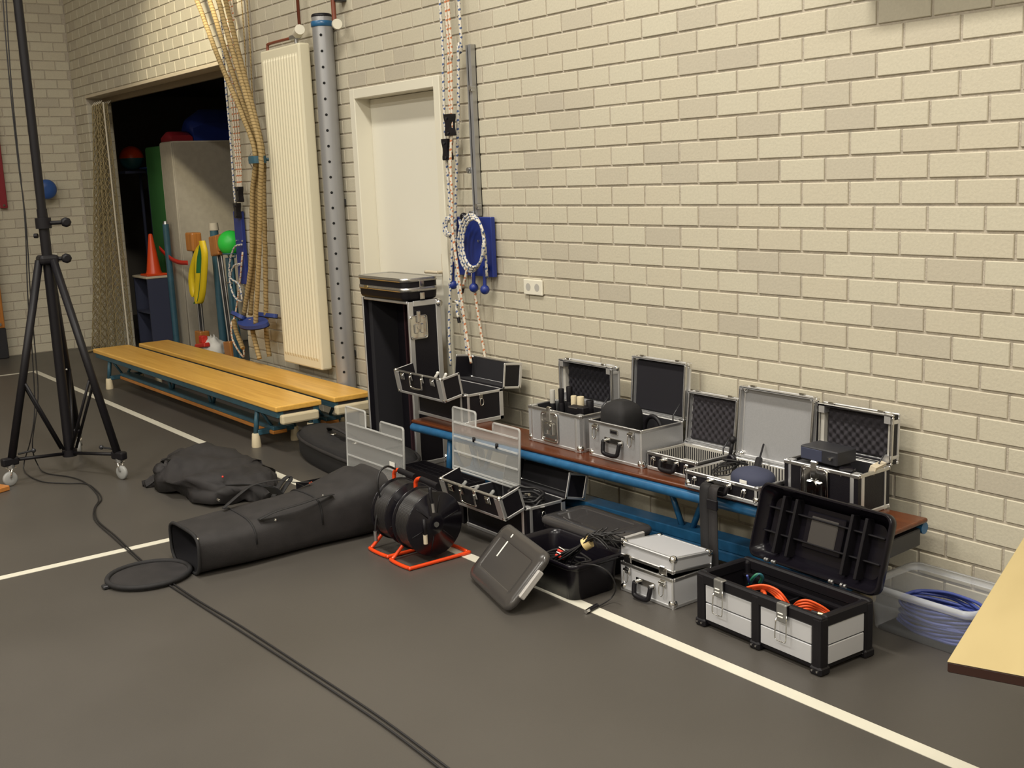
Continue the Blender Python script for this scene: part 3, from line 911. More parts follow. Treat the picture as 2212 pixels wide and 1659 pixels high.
# dark shelf unit with cone
sh = thing('dark_shelf', 'dark shelf unit with pale top beside the hanging net', 'shelf', (-11.80, .44, 0))
MB().box(-.22, .20, .11, .13, 0, .72).box(-.22, -.20, -.12, .13, 0, .72).box(.18, .20, -.12, .13, 0, .72).build('carcass', M_BLUEFAB, sh)
MB().box(-.2, .18, -.12, .11, .36, .38).box(-.2, .18, -.12, .11, .02, .04).build('shelf_board', M_BLUEFAB, sh)
MB().bbox(-.23, .21, -.13, .135, .72, .745, .006).build('top_board', M_BEIGE, sh)
cn = thing('traffic_cone', 'orange traffic cone standing on the dark shelf', 'cone', (-11.72, .44, .745))
MB().lathe([(.085, .02), (.072, .05), (.02, .42), (.012, .43)], n=24).build('cone_body', M_ORANGE, cn)
MB().bbox(-.11, .11, -.11, .11, 0, .022, .008).build('cone_base', M_ORANGE, cn)
cn2 = thing('traffic_cone', 'blue traffic cone hung upside down above the orange cone', 'cone', (-12.38, .80, 1.32))
MB().lathe([(.012, 0), (.02, .01), (.10, .50), (.12, .52)], n=24).build('cone_body', M_BLUEP, cn2)
MB().bbox(-.14, .14, -.14, .14, .52, .54, .008).build('cone_base', M_BLUEP, cn2)
bq = wl(284, 342, .62)
ws = thing('ball_shelf', 'dark tall stand carrying the two tone ball', 'shelf', (bq.x-.05, bq.y+.02, bq.z-.165))
MB().bbox(-.16, .16, -.14, .2, 0, .03, .004).build('shelf_board', M_BLUEFAB, ws)
for sx in (-.13, .13): MB().cyl((sx, .12, -bq.z+.165), (sx, .12, 0), .018, 8).build('shelf_post', M_BLUEFAB, ws)
bl = thing('two_tone_ball', 'orange and teal ball on the dark wall shelf', 'ball', (bq.x, bq.y, bq.z))
mb = MB().sphere((0, 0, 0), .13, 24, 16); up_half = MB(); lo_half = MB()
up_half.raw([q for q in mb.v], [fc for fc in mb.f if sum(mb.v[i].z for i in fc)/len(fc) > 0], True)
lo_half.raw([q for q in mb.v], [fc for fc in mb.f if sum(mb.v[i].z for i in fc)/len(fc) <= 0], True)
up_half.build('upper_half', M_ORANGE, bl)['label'] = 'orange upper half'
lo_half.build('lower_half', M_TEALBALL, bl)['label'] = 'teal lower half'
# folded mats on top of the grey mat
def roll(label, M, x0, x1, y0, y1, z0, h):
    t = thing('folded_tarp', label, 'folded mat', ((x0+x1)/2, (y0+y1)/2, z0), 0)
    n = 12; rings = []
    for i in range(n+1):
        u = i/n; hh = h*(sin(pi*(.12+.76*u))**.6); x = (u-.5)*(x1-x0)
        rings.append([Vector((x, (y0-y1)/2*s, z)) for s, z in ((1, 0), (1, hh*.7), (.8, hh), (-.8, hh), (-1, hh*.7), (-1, 0))])
    MB().loft(rings).build('tarp', M, t)
    return t
roll('dark blue folded mat heaped above the upright mats', M_BLUEB, -11.66, -11.34, .85, 2.3, 2.09, .32)
roll('dark red folded mat lying on the upright grey mat', M_REDP, -11.65, -11.35, .62, .84, 2.09, .10)

# ================================================================== things on the far wall and left edge
def FW(px, py, x=XE): return wx(px, py, x)
p0 = FW(-2, 280, XE+.03); p1 = FW(13, 450, XE+.03)
rr = thing('red_bar', 'dark red upright bar fixed on the far wall', 'bar', (XE+.003, p1.y-.02, p1.z))
MB().bbox(0, .05, -.035, .035, 0, 1.6, .006).build('bar', M_REDP, rr)
MB().cyl((.05, 0, .03), (.056, 0, .03), .012, 10).build('bolt', M_CHROME, rr)
p0 = FW(-4, 500, XE+.06); p1 = FW(18, 722, XE+.06)
op = thing('orange_post', 'orange wooden post with dark metal foot at the far wall', 'post', (XE+.08, -1.0, .05))
MB().bbox(-.045, .045, -.05, .05, .26, 1.45, .01, 2).build('wooden_post', M_POSTW, op)
MB().bbox(-.05, .05, -.055, .055, -.05, .26, .008).build('metal_foot', M_DSTEEL, op)
MB().cyl((.05, 0, .30), (.062, 0, .30), .016, 10).build('bolt', M_STEEL, op)
c = FW(100, 409, XE+.13)
pb2 = thing('wall_pulley', 'blue round pulley housing on an arm on the far wall', 'pulley', tuple(c))
MB().lathe([(.03, -.05), (.085, -.045), (.10, -.02), (.10, .02), (.085, .045), (.03, .05)], (0, 0, 0), 24, 'X').build('drum', M_BLUEP, pb2)
MB().tube([(-.02, -.02, -.07), (-.04, -.06, -.19), (-.05, -.07, -.27)], .018, 8).build('arm', M_TEAL, pb2)
MB().sphere((-.05, -.07, -.28), .028, 12, 8).build('knob', M_BLACK, pb2)
MB().cyl((0, 0, 0), (-.128, 0, 0), .03, 10).build('wall_mount', M_TEAL, pb2)
wb = thing('wall_unit', 'dark unit mounted on the brick wall right at the upper image edge', 'wall unit', (-2.35, -.002, 2.27))
MB().bbox(-.33, .6, -.12, -.001, 0, .4, .006).build('housing', M_DSTEEL, wb)
MB().bbox(-.30, .57, -.125, -.12, .03, .37, .004).build('front_plate', M_STEEL, wb)

# ================================================================== benches
def bench(label, x0, x1, yf, wd, zt, Mtop, Mframe, Medge, legs, group=None, rz=0., near_bumper=True, vees=None, tubes=False):
    L = x1-x0
    t = thing('gym_bench', label, 'bench', ((x0+x1)/2, yf+wd/2, 0), rz, group)
    a = L/2; hw_ = wd/2
    MB().bbox(-a, a, -hw_+(.008 if tubes else 0), hw_-(.008 if tubes else 0), zt-(.018 if tubes else .034), zt, .008, 3, smooth=False).build('seat_board', Mtop, t)
    for s in (-1, 1):
        if tubes: MB().cyl((-a+.01, s*(hw_-.014), zt-.040), (a-.01, s*(hw_-.014), zt-.040), .022, 12).build('side_rail', Mframe, t)
        else: MB().bbox(-a+.015, a-.015, s*(hw_-.035)-.022, s*(hw_-.035)+.022, zt-.075, zt-.034, .004).build('side_rail', Mframe, t)
    # lower balance beam
    MB().bbox(-a+.32, a-.30, -.05, .05, .055 if tubes else .075, .10, .005).build('balance_beam', Medge, t)
    MB().bbox(-a+.32, a-.30, -.045, .045, .10, .145 if tubes else .125, .004).build('beam_cover', Mframe, t)
    for lx in legs:
        lx = lx-(x0+x1)/2
        for s in (-1, 1):
            yb = s*(hw_-.02)
            lg = MB().tube([(lx, s*(hw_-.045), zt-.06), (lx-.004, yb, .075)], .017, 8).build('leg', Mframe, t)
            MB().lathe([(.030, 0), (.031, .012), (.024, .085), (.020, .09)], (lx-.004, yb, .0), 14).build('rubber_foot', M_RUBBER, lg)
        MB().bbox(lx-.018, lx+.018, -hw_+.03, hw_-.03, .075, .11, .004).build('cross_bar', Mframe, t)
        for s in (-1, 1):
            MB().tube([(lx, s*.10, zt-.07), (lx+.01, s*.02, .11)], .011, 6).build('brace', Mframe, t)
    for fx in (vees or (-.22*L/2, .22*L/2)):
        for s in (-1, 1):
            MB().tube([(fx+s*.11, 0, zt-.04), (fx+s*.02, 0, .12)], .013, 6).build('brace', Mframe, t)
    # hook block with pale rubber buffer at the near end
    MB().bbox(a-.10, a-.012, -.10, .10, zt-.10, zt-.036, .004).build('hook_block', M_DSTEEL, t)
    if near_bumper: MB().bbox(a-.03, a+.018, -.125, .125, zt-.115, zt-.055, .012, 2).build('end_buffer', M_RUBBER, t)
    return t
bench('yellow wooden gym bench with teal frame, the one beside the white court line', -9.86, -6.27, -.80, .31, .313, M_YWOOD, M_TEAL, M_OWOOD, (-9.56, -6.64))
bench('yellow wooden gym bench with teal frame, the one against the radiator wall', -9.86, -6.27, -.405, .265, .313, M_YWOOD, M_TEAL, M_OWOOD, (-9.5, -6.66))
bx0, bx1 = -5.13, -2.27
ang = .056
BZ = .37
bench('brown topped gym bench with bright blue frame carrying the open cases', bx0, bx1, -.48, .275, BZ, M_BWOOD, M_BLUEF, M_BLUEF, (-4.83, -2.50), None, ang, False, (-1.0, .40), True)

# ================================================================== cases
def butterfly(parent, x, y, z, s=1., yaw=0., M=M_CHROME):
    """recessed butterfly catch: dished plate with folded wings and keeper; faces -y"""
    T_ = Matrix.Translation((x, y, z)) @ Matrix.Rotation(yaw, 4, 'Z')
    w_, h_ = .058*s, .068*s
    p = MB()
    p.prism(rrect(-w_, w_, -h_, h_, .014*s, 4), 0, .003, T_ @ Matrix.Rotation(pi/2, 4, 'X'))
    o = p.build('butterfly_catch', M, parent)
    q = MB()
    fr_ = rrect(-w_, w_, -h_, h_, .014*s, 5)
    q.tube([T_ @ Vector((a, -.005, b_)) for a, b_ in fr_], .005*s, 6, closed=True)
    for sx in (-1, 1):
        q.bbox(sx*.020*s-.012*s, sx*.020*s+.012*s, -.013, -.002, -.036*s, .020*s, .004, 1, T_)
    q.cyl(T_ @ Vector((0, -.002, .004*s)), T_ @ Vector((0, -.016, .004*s)), .017*s, 12)
    q.bbox(-.014*s, .014*s, -.014, .004, .028*s, h_+.030*s, .004, 1, T_)
    q.build('catch_wings', M, o)
    rv = MB()
    for sx in (-1, 1):
        for sz in (-1, 1): rv.sphere(T_ @ Vector((sx*w_*.80, -.006, sz*h_*.83)), .004*s, 8, 6)
    rv.build('rivets', M_STEEL, o)['kind'] = 'stuff'
    return o
def draw_latch(parent, x, y, z, s=1.):
    p = MB().bbox(x-.016*s, x+.016*s, y-.006, y, z-.02*s, z+.012*s, .003).cyl((x-.017*s, y-.008, z), (x+.017*s, y-.008, z), .006*s, 8)
    o = p.build('latch', M_CHROME, parent)
    l = MB().tube(smooth_path([(x-.012*s, y-.010, z), (x-.013*s, y-.014, z-.04*s), (x, y-.015, z-.056*s), (x+.013*s, y-.014, z-.04*s), (x+.012*s, y-.010, z)], 4), .0022*s, 6)
    l.build('latch_loop', M_CHROME, o)
    return o
def case_handle(parent, x, y, z, w=.11, drop=.05, M=M_BLACK):
    """hinged grip hanging in front of face y"""
    pl = MB().bbox(x-w/2-.004, x+w/2+.004, y-.004, y, z-.012, z+.014, .003)
    for s in (-1, 1): pl.cyl((x+s*w*.42, y-.002, z), (x+s*w*.42, y-.022, z), .008, 8)
    o = pl.build('handle_mount', M_CHROME, parent)
    P = smooth_path([(x-w*.46, y-.016, z), (x-w*.44, y-.022, z-drop*.55), (x-w*.33, y-.026, z-drop), (x+w*.33, y-.026, z-drop), (x+w*.44, y-.022, z-drop*.55), (x+w*.46, y-.016, z)], 5)
    MB().tube(P, .0095, 8).build('grip', M, o)
    return o
def eggfoam(w, d, amp, cell, z, flip=-1):
    nx = max(8, int(w/cell*8)); ny = max(8, int(d/cell*8)); v = []; f = []
    for j in range(ny+1):
        for i in range(nx+1):
            x = -w/2+w*i/nx; y = -d/2+d*j/ny
            edge = min(1, min(i, nx-i, j, ny-j)/2)
            v.append((x, y, z+flip*amp*(.5+.5*cos(2*pi*x/cell)*cos(2*pi*y/cell))*edge))
    for j in range(ny):
        for i in range(nx):
            f.append((j*(nx+1)+i, j*(nx+1)+i+1, (j+1)*(nx+1)+i+1, (j+1)*(nx+1)+i))
    return MB().raw(v, f, True)
def shell(mb, w, d, h, t=.006, z0=0.):
    """open topped box"""
    mb.box(-w/2, w/2, -d/2, -d/2+t, z0, z0+h); mb.box(-w/2, w/2, d/2-t, d/2, z0, z0+h)
    mb.box(-w/2, -w/2+t, -d/2+t, d/2-t, z0, z0+h); mb.box(w/2-t, w/2, -d/2+t, d/2-t, z0, z0+h)
    mb.box(-w/2+t, w/2-t, -d/2+t, d/2-t, z0, z0+t)
    return mb
def ring_bar(mb, w, d, z0, z1, th, out=.002, b_=.003):
    """rectangular frame of four bars flush round a w x d box"""
    mb.bbox(-w/2-out, w/2+out, -d/2-out, -d/2-out+th, z0, z1, b_); mb.bbox(-w/2-out, w/2+out, d/2+out-th, d/2+out, z0, z1, b_)
    mb.bbox(-w/2-out, -w/2-out+th, -d/2-out+th, d/2+out-th, z0, z1, b_); mb.bbox(w/2+out-th, w/2+out, -d/2-out+th, d/2+out-th, z0, z1, b_)
    return mb
def post_(mb, x, y, r, z0, z1, n=10):
    """rounded corner post: quarter round towards the outside"""
    sx = 1 if x > 0 else -1; sy = 1 if y > 0 else -1
    cx, cy = x-sx*r, y-sy*r
    out = [(cx+sx*(r+.002)*cos(pi/2*i/n), cy+sy*(r+.002)*sin(pi/2*i/n)) for i in range(n+1)]
    poly = out+[(cx, y-sy*.004), (cx-0, cy), (x-sx*.004, cy)]
    poly = out+[(cx, cy)]
    return mb.prism(poly, z0, z1)
def case(label, x0, x1, yf, yb, z0, h, hl, theta, Mpan, Mlin, foam, style='thin', post=.012, catch='butterfly', grip=True, Mlid=None, name='equipment_case', rz=0., caps=True, catchx=None, Minn=None, stay=True, group=None, csc=1.):
    w = x1-x0; d = yb-yf
    t = thing(name, label, 'case', ((x0+x1)/2, (yf+yb)/2, z0), rz, group)
    shell(MB(), w-.002, d-.002, h-.003).build('body', Mpan, t)
    shell(MB(), w-.016, d-.016, h-.012, .003, .007).build('inner_lining', Mlin, t)
    ring_bar(MB(), w, d, h-.016, h, .010).build('top_rim', M_ALU, t)
    ring_bar(MB(), w, d, 0.0, .016, .012).build('bottom_trim', M_ALUW, t)
    for sx in (-1, 1):
        for sy in (-1, 1):
            post_(MB(), sx*w/2, sy*d/2, post, .0, h).build('corner_post', M_ALUW, t)
            if caps: MB().sphere((sx*(w/2-.012), sy*(d/2-.012), .0188), .0185, 12, 8).build('corner_cap', M_CHROME, t)
    yF = -d/2-.003
    if catch == 'butterfly':
        butterfly(t, 0 if catchx is None else catchx, yF, h*.5+.004, min(1., h/.16)*csc)
    elif catch == 'draw':
        for sx in (-1, 1): draw_latch(t, sx*w*.34, yF, h-.024, min(1, h/.13))
    if grip: case_handle(t, 0, yF, h*.55 if h > .1 else h*.72, min(.12, w*.33), min(.055, h*.42))
    # lid
    lid = shell(MB(), w-.002, d-.002, hl, .006)
    M4 = Matrix.Translation((0, -d/2, hl)) @ Matrix.Rotation(pi, 4, 'Y')
    lid.v = [M4 @ q for q in lid.v]
    lo = lid.build('lid', Mlid or Mpan, t, (0, d/2, h), (-theta, 0, 0))
    def lidmb(mb, nm, M, lbl=None):
        mb.v = [q+Vector((0, -d/2, 0)) for q in mb.v]
        o = mb.build(nm, M, lo)
        return o
    lidmb(ring_bar(MB(), w, d, 0, .014, .010), 'lid_rim', M_ALU)
    lidmb(ring_bar(MB(), w, d, hl-.012, hl+.001, .014), 'lid_edge_trim', M_ALUW)
    for sx in (-1, 1):
        for sy in (-1, 1):
            lidmb(post_(MB(), sx*w/2, sy*d/2, post, 0, hl), 'lid_corner_post', M_ALUW)
            if caps: lidmb(MB().sphere((sx*(w/2-.011), sy*(d/2-.011), hl-.010), .017, 12, 8), 'lid_corner_cap', M_CHROME)
    if foam == 'egg': lidmb(eggfoam(w-.05 if style == 'wide' else w-.02, d-.03, .014, .036, hl-.012), 'foam_liner', M_FOAM)
    elif foam == 'eggd': lidmb(eggfoam(w-.05, d-.03, .013, .036, hl-.012), 'foam_liner', M_FOAMD)
    elif foam == 'flat': lidmb(MB().bbox(-w/2+.012, w/2-.012, -d/2+.012, d/2-.012, hl-.022, hl-.008, .006), 'foam_liner', M_FOAMD)
    if style == 'wide':
        for sx in (-1, 1): lidmb(MB().box(sx*(w/2-.016)-.009, sx*(w/2-.016)+.009, -d/2+.01, d/2-.01, hl-.035, hl-.006), 'lid_side_lining', M_GLINING)
    hg = MB().cyl((-w*.42, 0, 0), (w*.42, 0, 0), .004, 8)
    hg.build('hinge', M_STEEL, lo)
    for sx in (-1, 1): MB().bbox(sx*w*.33-.014, sx*w*.33+.014, -d-.010, -d-.002, .006, .022, .003).build('lid_keeper', M_CHROME, lo)
    if stay:
        a = Vector((w/2-.012, d/2-.05, h-.02)); c_ = Vector((w/2-.014, d/2-.004, h+d*.30)); b2 = (a+c_)/2+Vector((0, -.022, .0))
        MB().tube([a, b2, c_], .0032, 6).build('lid_stay', M_DSTEEL, t)
    return t

R90 = radians
S1 = case('silver case with big butterfly catch holding a row of bottles', -4.283, -3.900, -.397, -.200, BZ, .175, .056, R90(90), M_SILVER, M_LINING, 'eggd', 'wide', .034, 'butterfly', False, catchx=-.02)
S2 = case('silver case with three digit combination lock and open dark lid', -3.841, -3.499, -.392, -.138, BZ, .170, .040, R90(94), M_SILVER, M_LINING, 'flat', 'thin', .005, 'draw', True)
lk = MB().bbox(-.026, .026, -.1315, -.127, .125, .147, .003).build('combination_lock', M_CHROME, S2)
MB().bbox(-.018, .018, -.1335, -.131, .131, .141, .001).build('number_wheels', M_BLACK, lk)
S3 = case('small black fronted case with egg crate foam in its lid', -3.487, -3.20, -.368, -.142, BZ, .080, .040, R90(96), M_BPANEL, M_GLINING, 'egg', 'thin', .006, 'draw', True, M_SILVER, caps=False)
S4 = case('wide shallow black case with plain silver lid open', -3.176, -2.795, -.455, -.158, BZ, .072, .038, R90(95), M_BPANEL, M_GLINING, None, 'thin', .014, 'draw', True, M_SILVER)
S5 = case('black case with aluminium corners holding two dark devices, end of bench', -2.785, -2.447, -.316, -.128, BZ, .160, .050, R90(92), M_BPANEL, M_LINING, 'egg', 'wide', .034, 'butterfly', False, catchx=-.02, caps=False)
# ribbed lining inside the two shallow cases
for cs, w_, d_ in ((S3, .287, .226), (S4, .381, .297)):
    g = MB()
    for i in range(24):
        x = -w_/2+.014+(w_-.028)*i/23; g.box(x-.0018, x+.0018, d_/2-.0135, d_/2-.0105, .01, .066)
    for i in range(16):
        y = -d_/2+.014+(d_-.028)*i/15; g.box(-w_/2+.0105, -w_/2+.0135, y-.0018, y+.0018, .01, .066)
    g.build('divider_slots', M_LINING, cs)

# contents of the cases
def bottle(label, x, y, z, h, r, M, Mc, group=None):
    t = thing('bottle', label, 'bottle', (x, y, z), 0, group)
    MB().lathe([(r*.96, 0), (r, .004), (r, h*.66), (r*.92, h*.70), (r*.9, h*.71)], n=16).build('bottle_body', M, t)
    MB().lathe([(r*.82, h*.71), (r*.84, h*.72), (r*.84, h*.985), (r*.76, h)], n=16).build('cap', Mc, t)
    return t
zi = BZ+.0102
GB = 'bottles standing in the silver case'
bottle('slim dark bottle with grey cap at the left end of the silver case', -4.245, -.275, zi, .225, .016, M_BLACK, M_GLINING, GB)
bottle('tall black bottle next to the grey capped one', -4.195, -.26, zi, .235, .017, M_BLACK, M_BLACK, GB)
bottle('tallest black bottle in the row in the silver case', -4.145, -.25, zi, .250, .018, M_BLACK, M_BLACK, GB)
bottle('clear glass jar with beige lid beside the black bottles', -4.090, -.27, zi, .215, .017, M_GLINING, M_RUBBER, GB)
bottle('wider clear jar with beige lid in the silver case', -4.040, -.27, zi, .218, .021, M_GLINING, M_RUBBER, GB)
bottle('broad black bottle at the right end of the silver case', -3.985, -.26, zi, .205, .022, M_BLACK, M_BLACK, GB)
bx = thing('black_box', 'small black box with bright top edge inside silver case', 'box', (-3.985, -.335, zi), .1)
MB().bbox(-.045, .055, -.022, .022, 0, .19, .004).build('box_body', M_BLACK, bx)
MB().box(-.035, .02, -.024, -.02, .183, .187).build('bright_edge', M_CHROME, bx)
# pouch and headphones in S2
po = thing('black_pouch', 'rounded black fabric pouch sticking out of the combination lock case', 'pouch', (-3.738, -.285, zi))
rings = []
for i in range(13):
    t = i/12; z = .245*t; k = (1-.06*t) if t < .75 else (1-.06*t)*math.sqrt(max(0.02, 1-((t-.75)/.27)**2))
    rings.append([Vector((.084*k*math.copysign(abs(cos(a))**.4, cos(a)), .078*k*math.copysign(abs(sin(a))**.4, sin(a)), z)) for a in [2*pi*j/20 for j in range(20)]])
MB().loft(rings).build('pouch_body', M_BFAB, po)
MB().tube(smooth_path([(-.08, 0, .17), (-.092, -.01, .195), (-.088, -.012, .215), (-.07, 0, .22)], 4), .005, 6).build('pull_loop', M_DSTEEL, po)
hpn = thing('headphones', 'black headphones lying in the combination lock case', 'headphones', (-3.582, -.26, zi))
MB().tube([(.055*cos(a)+.0, .02, .12+.065*sin(a)) for a in [radians(-10+200*i/16) for i in range(17)]], .010, 8).build('headband', M_BLACK, hpn)
for s in (-1, 1):
    MB().lathe([(.036, -.014), (.040, -.008), (.040, .008), (.03, .016)], (s*.046, .0, .075), 18, 'X').build('ear_cup', M_BLACKG, hpn)
MB().bbox(-.065, .065, -.10, .09, 0, .035, .01).build('headphone_pad', M_BFAB, hpn)
# microphone with cable in S4/S3
mc = thing('cable_bundle', 'tangled thin black cable with small microphone in shallow black case', 'cable', (-3.075, -.30, zi))
rc = random.Random(2); P = []
for k in range(4):
    for i in range(12):
        a = 2*pi*i/12
        P.append((.05*cos(a)*(1+.2*rc.uniform(-1, 1))+.015*k-.02, .05*sin(a)*(1+.2*rc.uniform(-1, 1)), .03+.012*k+.035*(sin(a*1.0+k)+1)*.6))
MB().tube(smooth_path(P, 3), .0035, 6).build('cable', M_CABLE, mc)
MB().lathe([(.018, -.004), (.024, 0), (.024, .01), (.008, .014)], (.03, -.03, .10), 16, 'Y').build('round_plug', M_BLACKG, mc)
MB().tube([(-.035, .03, .06), (-.035, .045, .12), (-.03, .05, .155)], .008, 8).sphere((-.03, .05, .16), .016, 12, 8).build('microphone', M_BLACK, mc)
rd = thing('black_handset', 'black handset leaning inside the shallow black case', 'device', (-2.99, -.235, zi+.045), .5)
MB().bbox(-.014, .014, -.06, .06, 0, .03, .008, 2, Matrix.Rotation(.5, 4, 'X')).build('handset_body', M_BLACK, rd)
MB().cyl((0, .05, .045), (0, .12, .085), .004, 6).build('antenna', M_BLACK, rd)
pch = thing('navy_pouch', 'navy fabric pouch with small white label in the shallow case', 'pouch', (-2.915, -.345, zi))
rings = []
for i in range(9):
    t = i/8; k = sin(pi*(.5*t+.5))**.0 if t < .6 else math.sqrt(max(0.02, 1-((t-.6)/.42)**2))
    rings.append([Vector(((.085*cos(a)+(.012 if cos(a) > 0 else -.012))*k*.95, (.062*sin(a))*k*1.2, .098*t)) for a in [2*pi*j/24 for j in range(24)]])
MB().loft(rings).build('pouch_body', M_BLUEFAB, pch)
MB().box(.0, .035, -.0765, -.074, .05, .064).build('white_label', M_PAPER, pch)
# devices in S5
for k, (z, dx, lab) in enumerate(((.10, -.02, 'dark grey receiver box standing lower in the end case'), (.165, .0, 'dark grey receiver box stacked on top of the other receiver'))):
    dv = thing('receiver_box', lab, 'device', (-2.655+dx, -.235, BZ+z), -.04, 'receiver boxes in the end case')
    MB().bbox(-.075, .10, -.055, .055, 0, .055, .004).build('housing', M_GREYDEV, dv)
    MB().bbox(-.07, .03, -.0575, -.054, .006, .049, .002).build('front_plate', M_BLUEFAB, dv)
    MB().cyl((.075, -.056, .028), (.075, -.066, .028), .006, 8).build('jack', M_CHROME, dv)
adp = thing('plug_adapter', 'black plug adapter lying on cables in the end case', 'adapter', (-2.53, -.27, BZ+.115), .4)
MB().bbox(-.03, .03, -.02, .02, 0, .05, .010, 2).build('housing', M_BLACKG, adp)
MB().cyl((-.01, -.02, .03), (-.01, -.045, .03), .004, 8).cyl((.01, -.02, .03), (.01, -.045, .03), .004, 8).build('pins', M_CHROME, adp)
fil = thing('foam_block', 'dark foam block filling the end case under the devices', 'foam', (-2.616, -.222, zi))
MB().bbox(-.125, .125, -.055, .055, 0, .088, .006).build('foam', M_FOAMD, fil)
pap = thing('paper_card', 'pale folded card tucked at the right end of the case', 'card', (-2.480, -.19, BZ+.102), .2)
MB().box(-.012, .012, -.04, .05, 0, .075, Matrix.Rotation(.3, 4, 'Y')).build('card', M_BEIGE, pap)
# silver stay strap in S5
# ------------------------------------------------------------------ split lid vanity cases
def vanity(label, x0, x1, yf, yb, h, hl, z0, thf, thb, name='vanity_case'):
    w = x1-x0; d = yb-yf; hd2 = d/2
    t = thing(name, label, 'case', ((x0+x1)/2, (yf+yb)/2, z0))
    shell(MB(), w-.002, d-.002, h-.002).build('body', M_BPANEL, t)
    shell(MB(), w-.016, d-.016, h-.01, .003, .007).build('inner_lining', M_LINING, t)
    ring_bar(MB(), w, d, h-.010, h, .008).build('top_rim', M_ALUW, t)
    ring_bar(MB(), w, d, 0, .018, .012).build('bottom_trim', M_ALUW, t)
    for sx in (-1, 1):
        for sy in (-1, 1):
            r = .034 if (sx > 0 and sy < 0) else .014
            post_(MB(), sx*w/2, sy*d/2, r, 0, h).build('corner_post', M_ALUW, t)
    # end ring and rim bars of the side panel
    for sx in (-1, 1):
        e = MB().bbox(sx*w/2-.003, sx*w/2+.003, hd2-.024, hd2, .0, h, .002).bbox(sx*w/2-.003, sx*w/2+.003, -hd2+.02, hd2, 0, .02, .002).bbox(sx*w/2-.003, sx*w/2+.003, -hd2+.02, hd2, h-.014, h, .002)
        e.build('end_trim', M_ALUW, t)
    rg = MB().bbox(w/2, w/2+.008, -.03, -.008, h-.035, h-.008, .003)
    ro_ = rg.build('strap_ring_mount', M_CHROME, t)
    MB().tube([(w/2+.009, -.019+.011*cos(a), h-.05+.019*sin(a)) for a in [2*pi*i/16 for i in range(16)]], .0022, 6, closed=True).build('strap_ring', M_CHROME, ro_)
    for side, th in ((-1, thf), (1, thb)):
        # closed: box from hinge edge inward hd2, up hl; open at the bottom and at the seam
        mb = MB(); y0, y1 = (0, hd2) if side < 0 else (-hd2, 0)
        tt = .006
        mb.box(-w/2, w/2, y0, y1, hl-tt, hl)                                  # top
        ys = (0, tt) if side < 0 else (-tt, 0)
        mb.box(-w/2, w/2, ys[0], ys[1], 0, hl-tt)                              # long wall at the hinge
        mb.box(-w/2, -w/2+tt, y0, y1, 0, hl-tt); mb.box(w/2-tt, w/2, y0, y1, 0, hl-tt)
        lo = mb.build('front_lid_half' if side < 0 else 'rear_lid_half', M_BPANEL, t, (0, side*hd2, h), (th if side < 0 else -th, 0, 0))
        o_ = .002
        ya, yb_ = y0-o_, y1+o_
        yh = 0 if side < 0 else 0
        seam = hd2 if side < 0 else -hd2
        for sx in (-1, 1):
            tr = MB(); X0 = sx*w/2-.004; X1 = sx*w/2+.003
            tr.bbox(X0, X1, ya, yb_, 0, .012, .002); tr.bbox(X0, X1, ya, yb_, hl-.014, hl+o_, .002)
            tr.bbox(X0, X1, min(seam, seam-side*0)-.010, seam+.002, 0, hl, .002); tr.bbox(X0, X1, -.010 if side > 0 else -.002, .002 if side > 0 else .012, 0, hl, .002)
            tr.build('end_trim', M_ALUW, lo)
        MB().bbox(-w/2, w/2, seam-.006, seam+.002, hl-.012, hl+.002, .002).build('seam_bar', M_ALU, lo)
        MB().bbox(-w/2, w/2, (-.002 if side < 0 else -.012), (.012 if side < 0 else .002), hl-.012, hl+.002, .002).build('edge_bar', M_ALUW, lo)
        # wide rounded corner along the top edge at both ends
        for sx in (-1, 1):
            MB().bbox(sx*(w/2-.019)-.022, sx*(w/2-.019)+.022, y0+.004, y1-.004, hl-.002, hl+.0035, .002).build('corner_plate', M_ALUW, lo)
            MB().sphere((sx*(w/2-.008), seam*.97, hl-.006), .012, 10, 8).build('corner_ball', M_CHROME, lo)
            MB().sphere((sx*(w/2-.008), .008 if side < 0 else -.008, hl-.006), .013, 10, 8).build('corner_ball', M_CHROME, lo)
        ll = MB()
        ll.box(-w/2+.007, w/2-.007, (.008 if side < 0 else -hd2+.002), (hd2-.002 if side < 0 else -.008), hl-.010, hl-.0065)
        ll.box(-w/2+.007, w/2-.007, (.0065 if side < 0 else -.010), (.010 if side < 0 else -.0065), .004, hl-.01)
        ll.build('lid_lining', M_LINING, lo)
        if side < 0:
            # carry handle and catches on the top face
            hm = MB()
            for s in (-1, 1): hm.bbox(s*.055-.012, s*.055+.012, seam-.040, seam+.004, hl+.001, hl+.010, .003)
            ho = hm.build('handle_mount', M_CHROME, lo)
            MB().tube(smooth_path([(-.055, seam-.012, hl+.012), (-.056, seam-.05, hl+.016), (-.045, seam-.072, hl+.018), (.045, seam-.072, hl+.018), (.056, seam-.05, hl+.016), (.055, seam-.012, hl+.012)], 5), .006, 8).build('handle', M_CHROME, ho)
            for s in (-1, 1):
                MB().bbox(s*.145-.02, s*.145+.02, seam-.045, seam-.008, hl+.001, hl+.007, .003).bbox(s*.145-.012, s*.145+.012, seam-.036, seam-.014, hl+.006, hl+.012, .003).build('catch', M_CHROME, lo)
    return t
V1 = vanity('black vanity case with split lid open, standing on the left end of brown bench', -5.218, -4.769, -.440, -.192, .162, .118, BZ, radians(100), radians(97))
V2 = vanity('black vanity case with split lid open on the floor beneath the brown bench', -4.350, -3.877, -.738, -.516, .185, .118, 0, radians(106), radians(104))
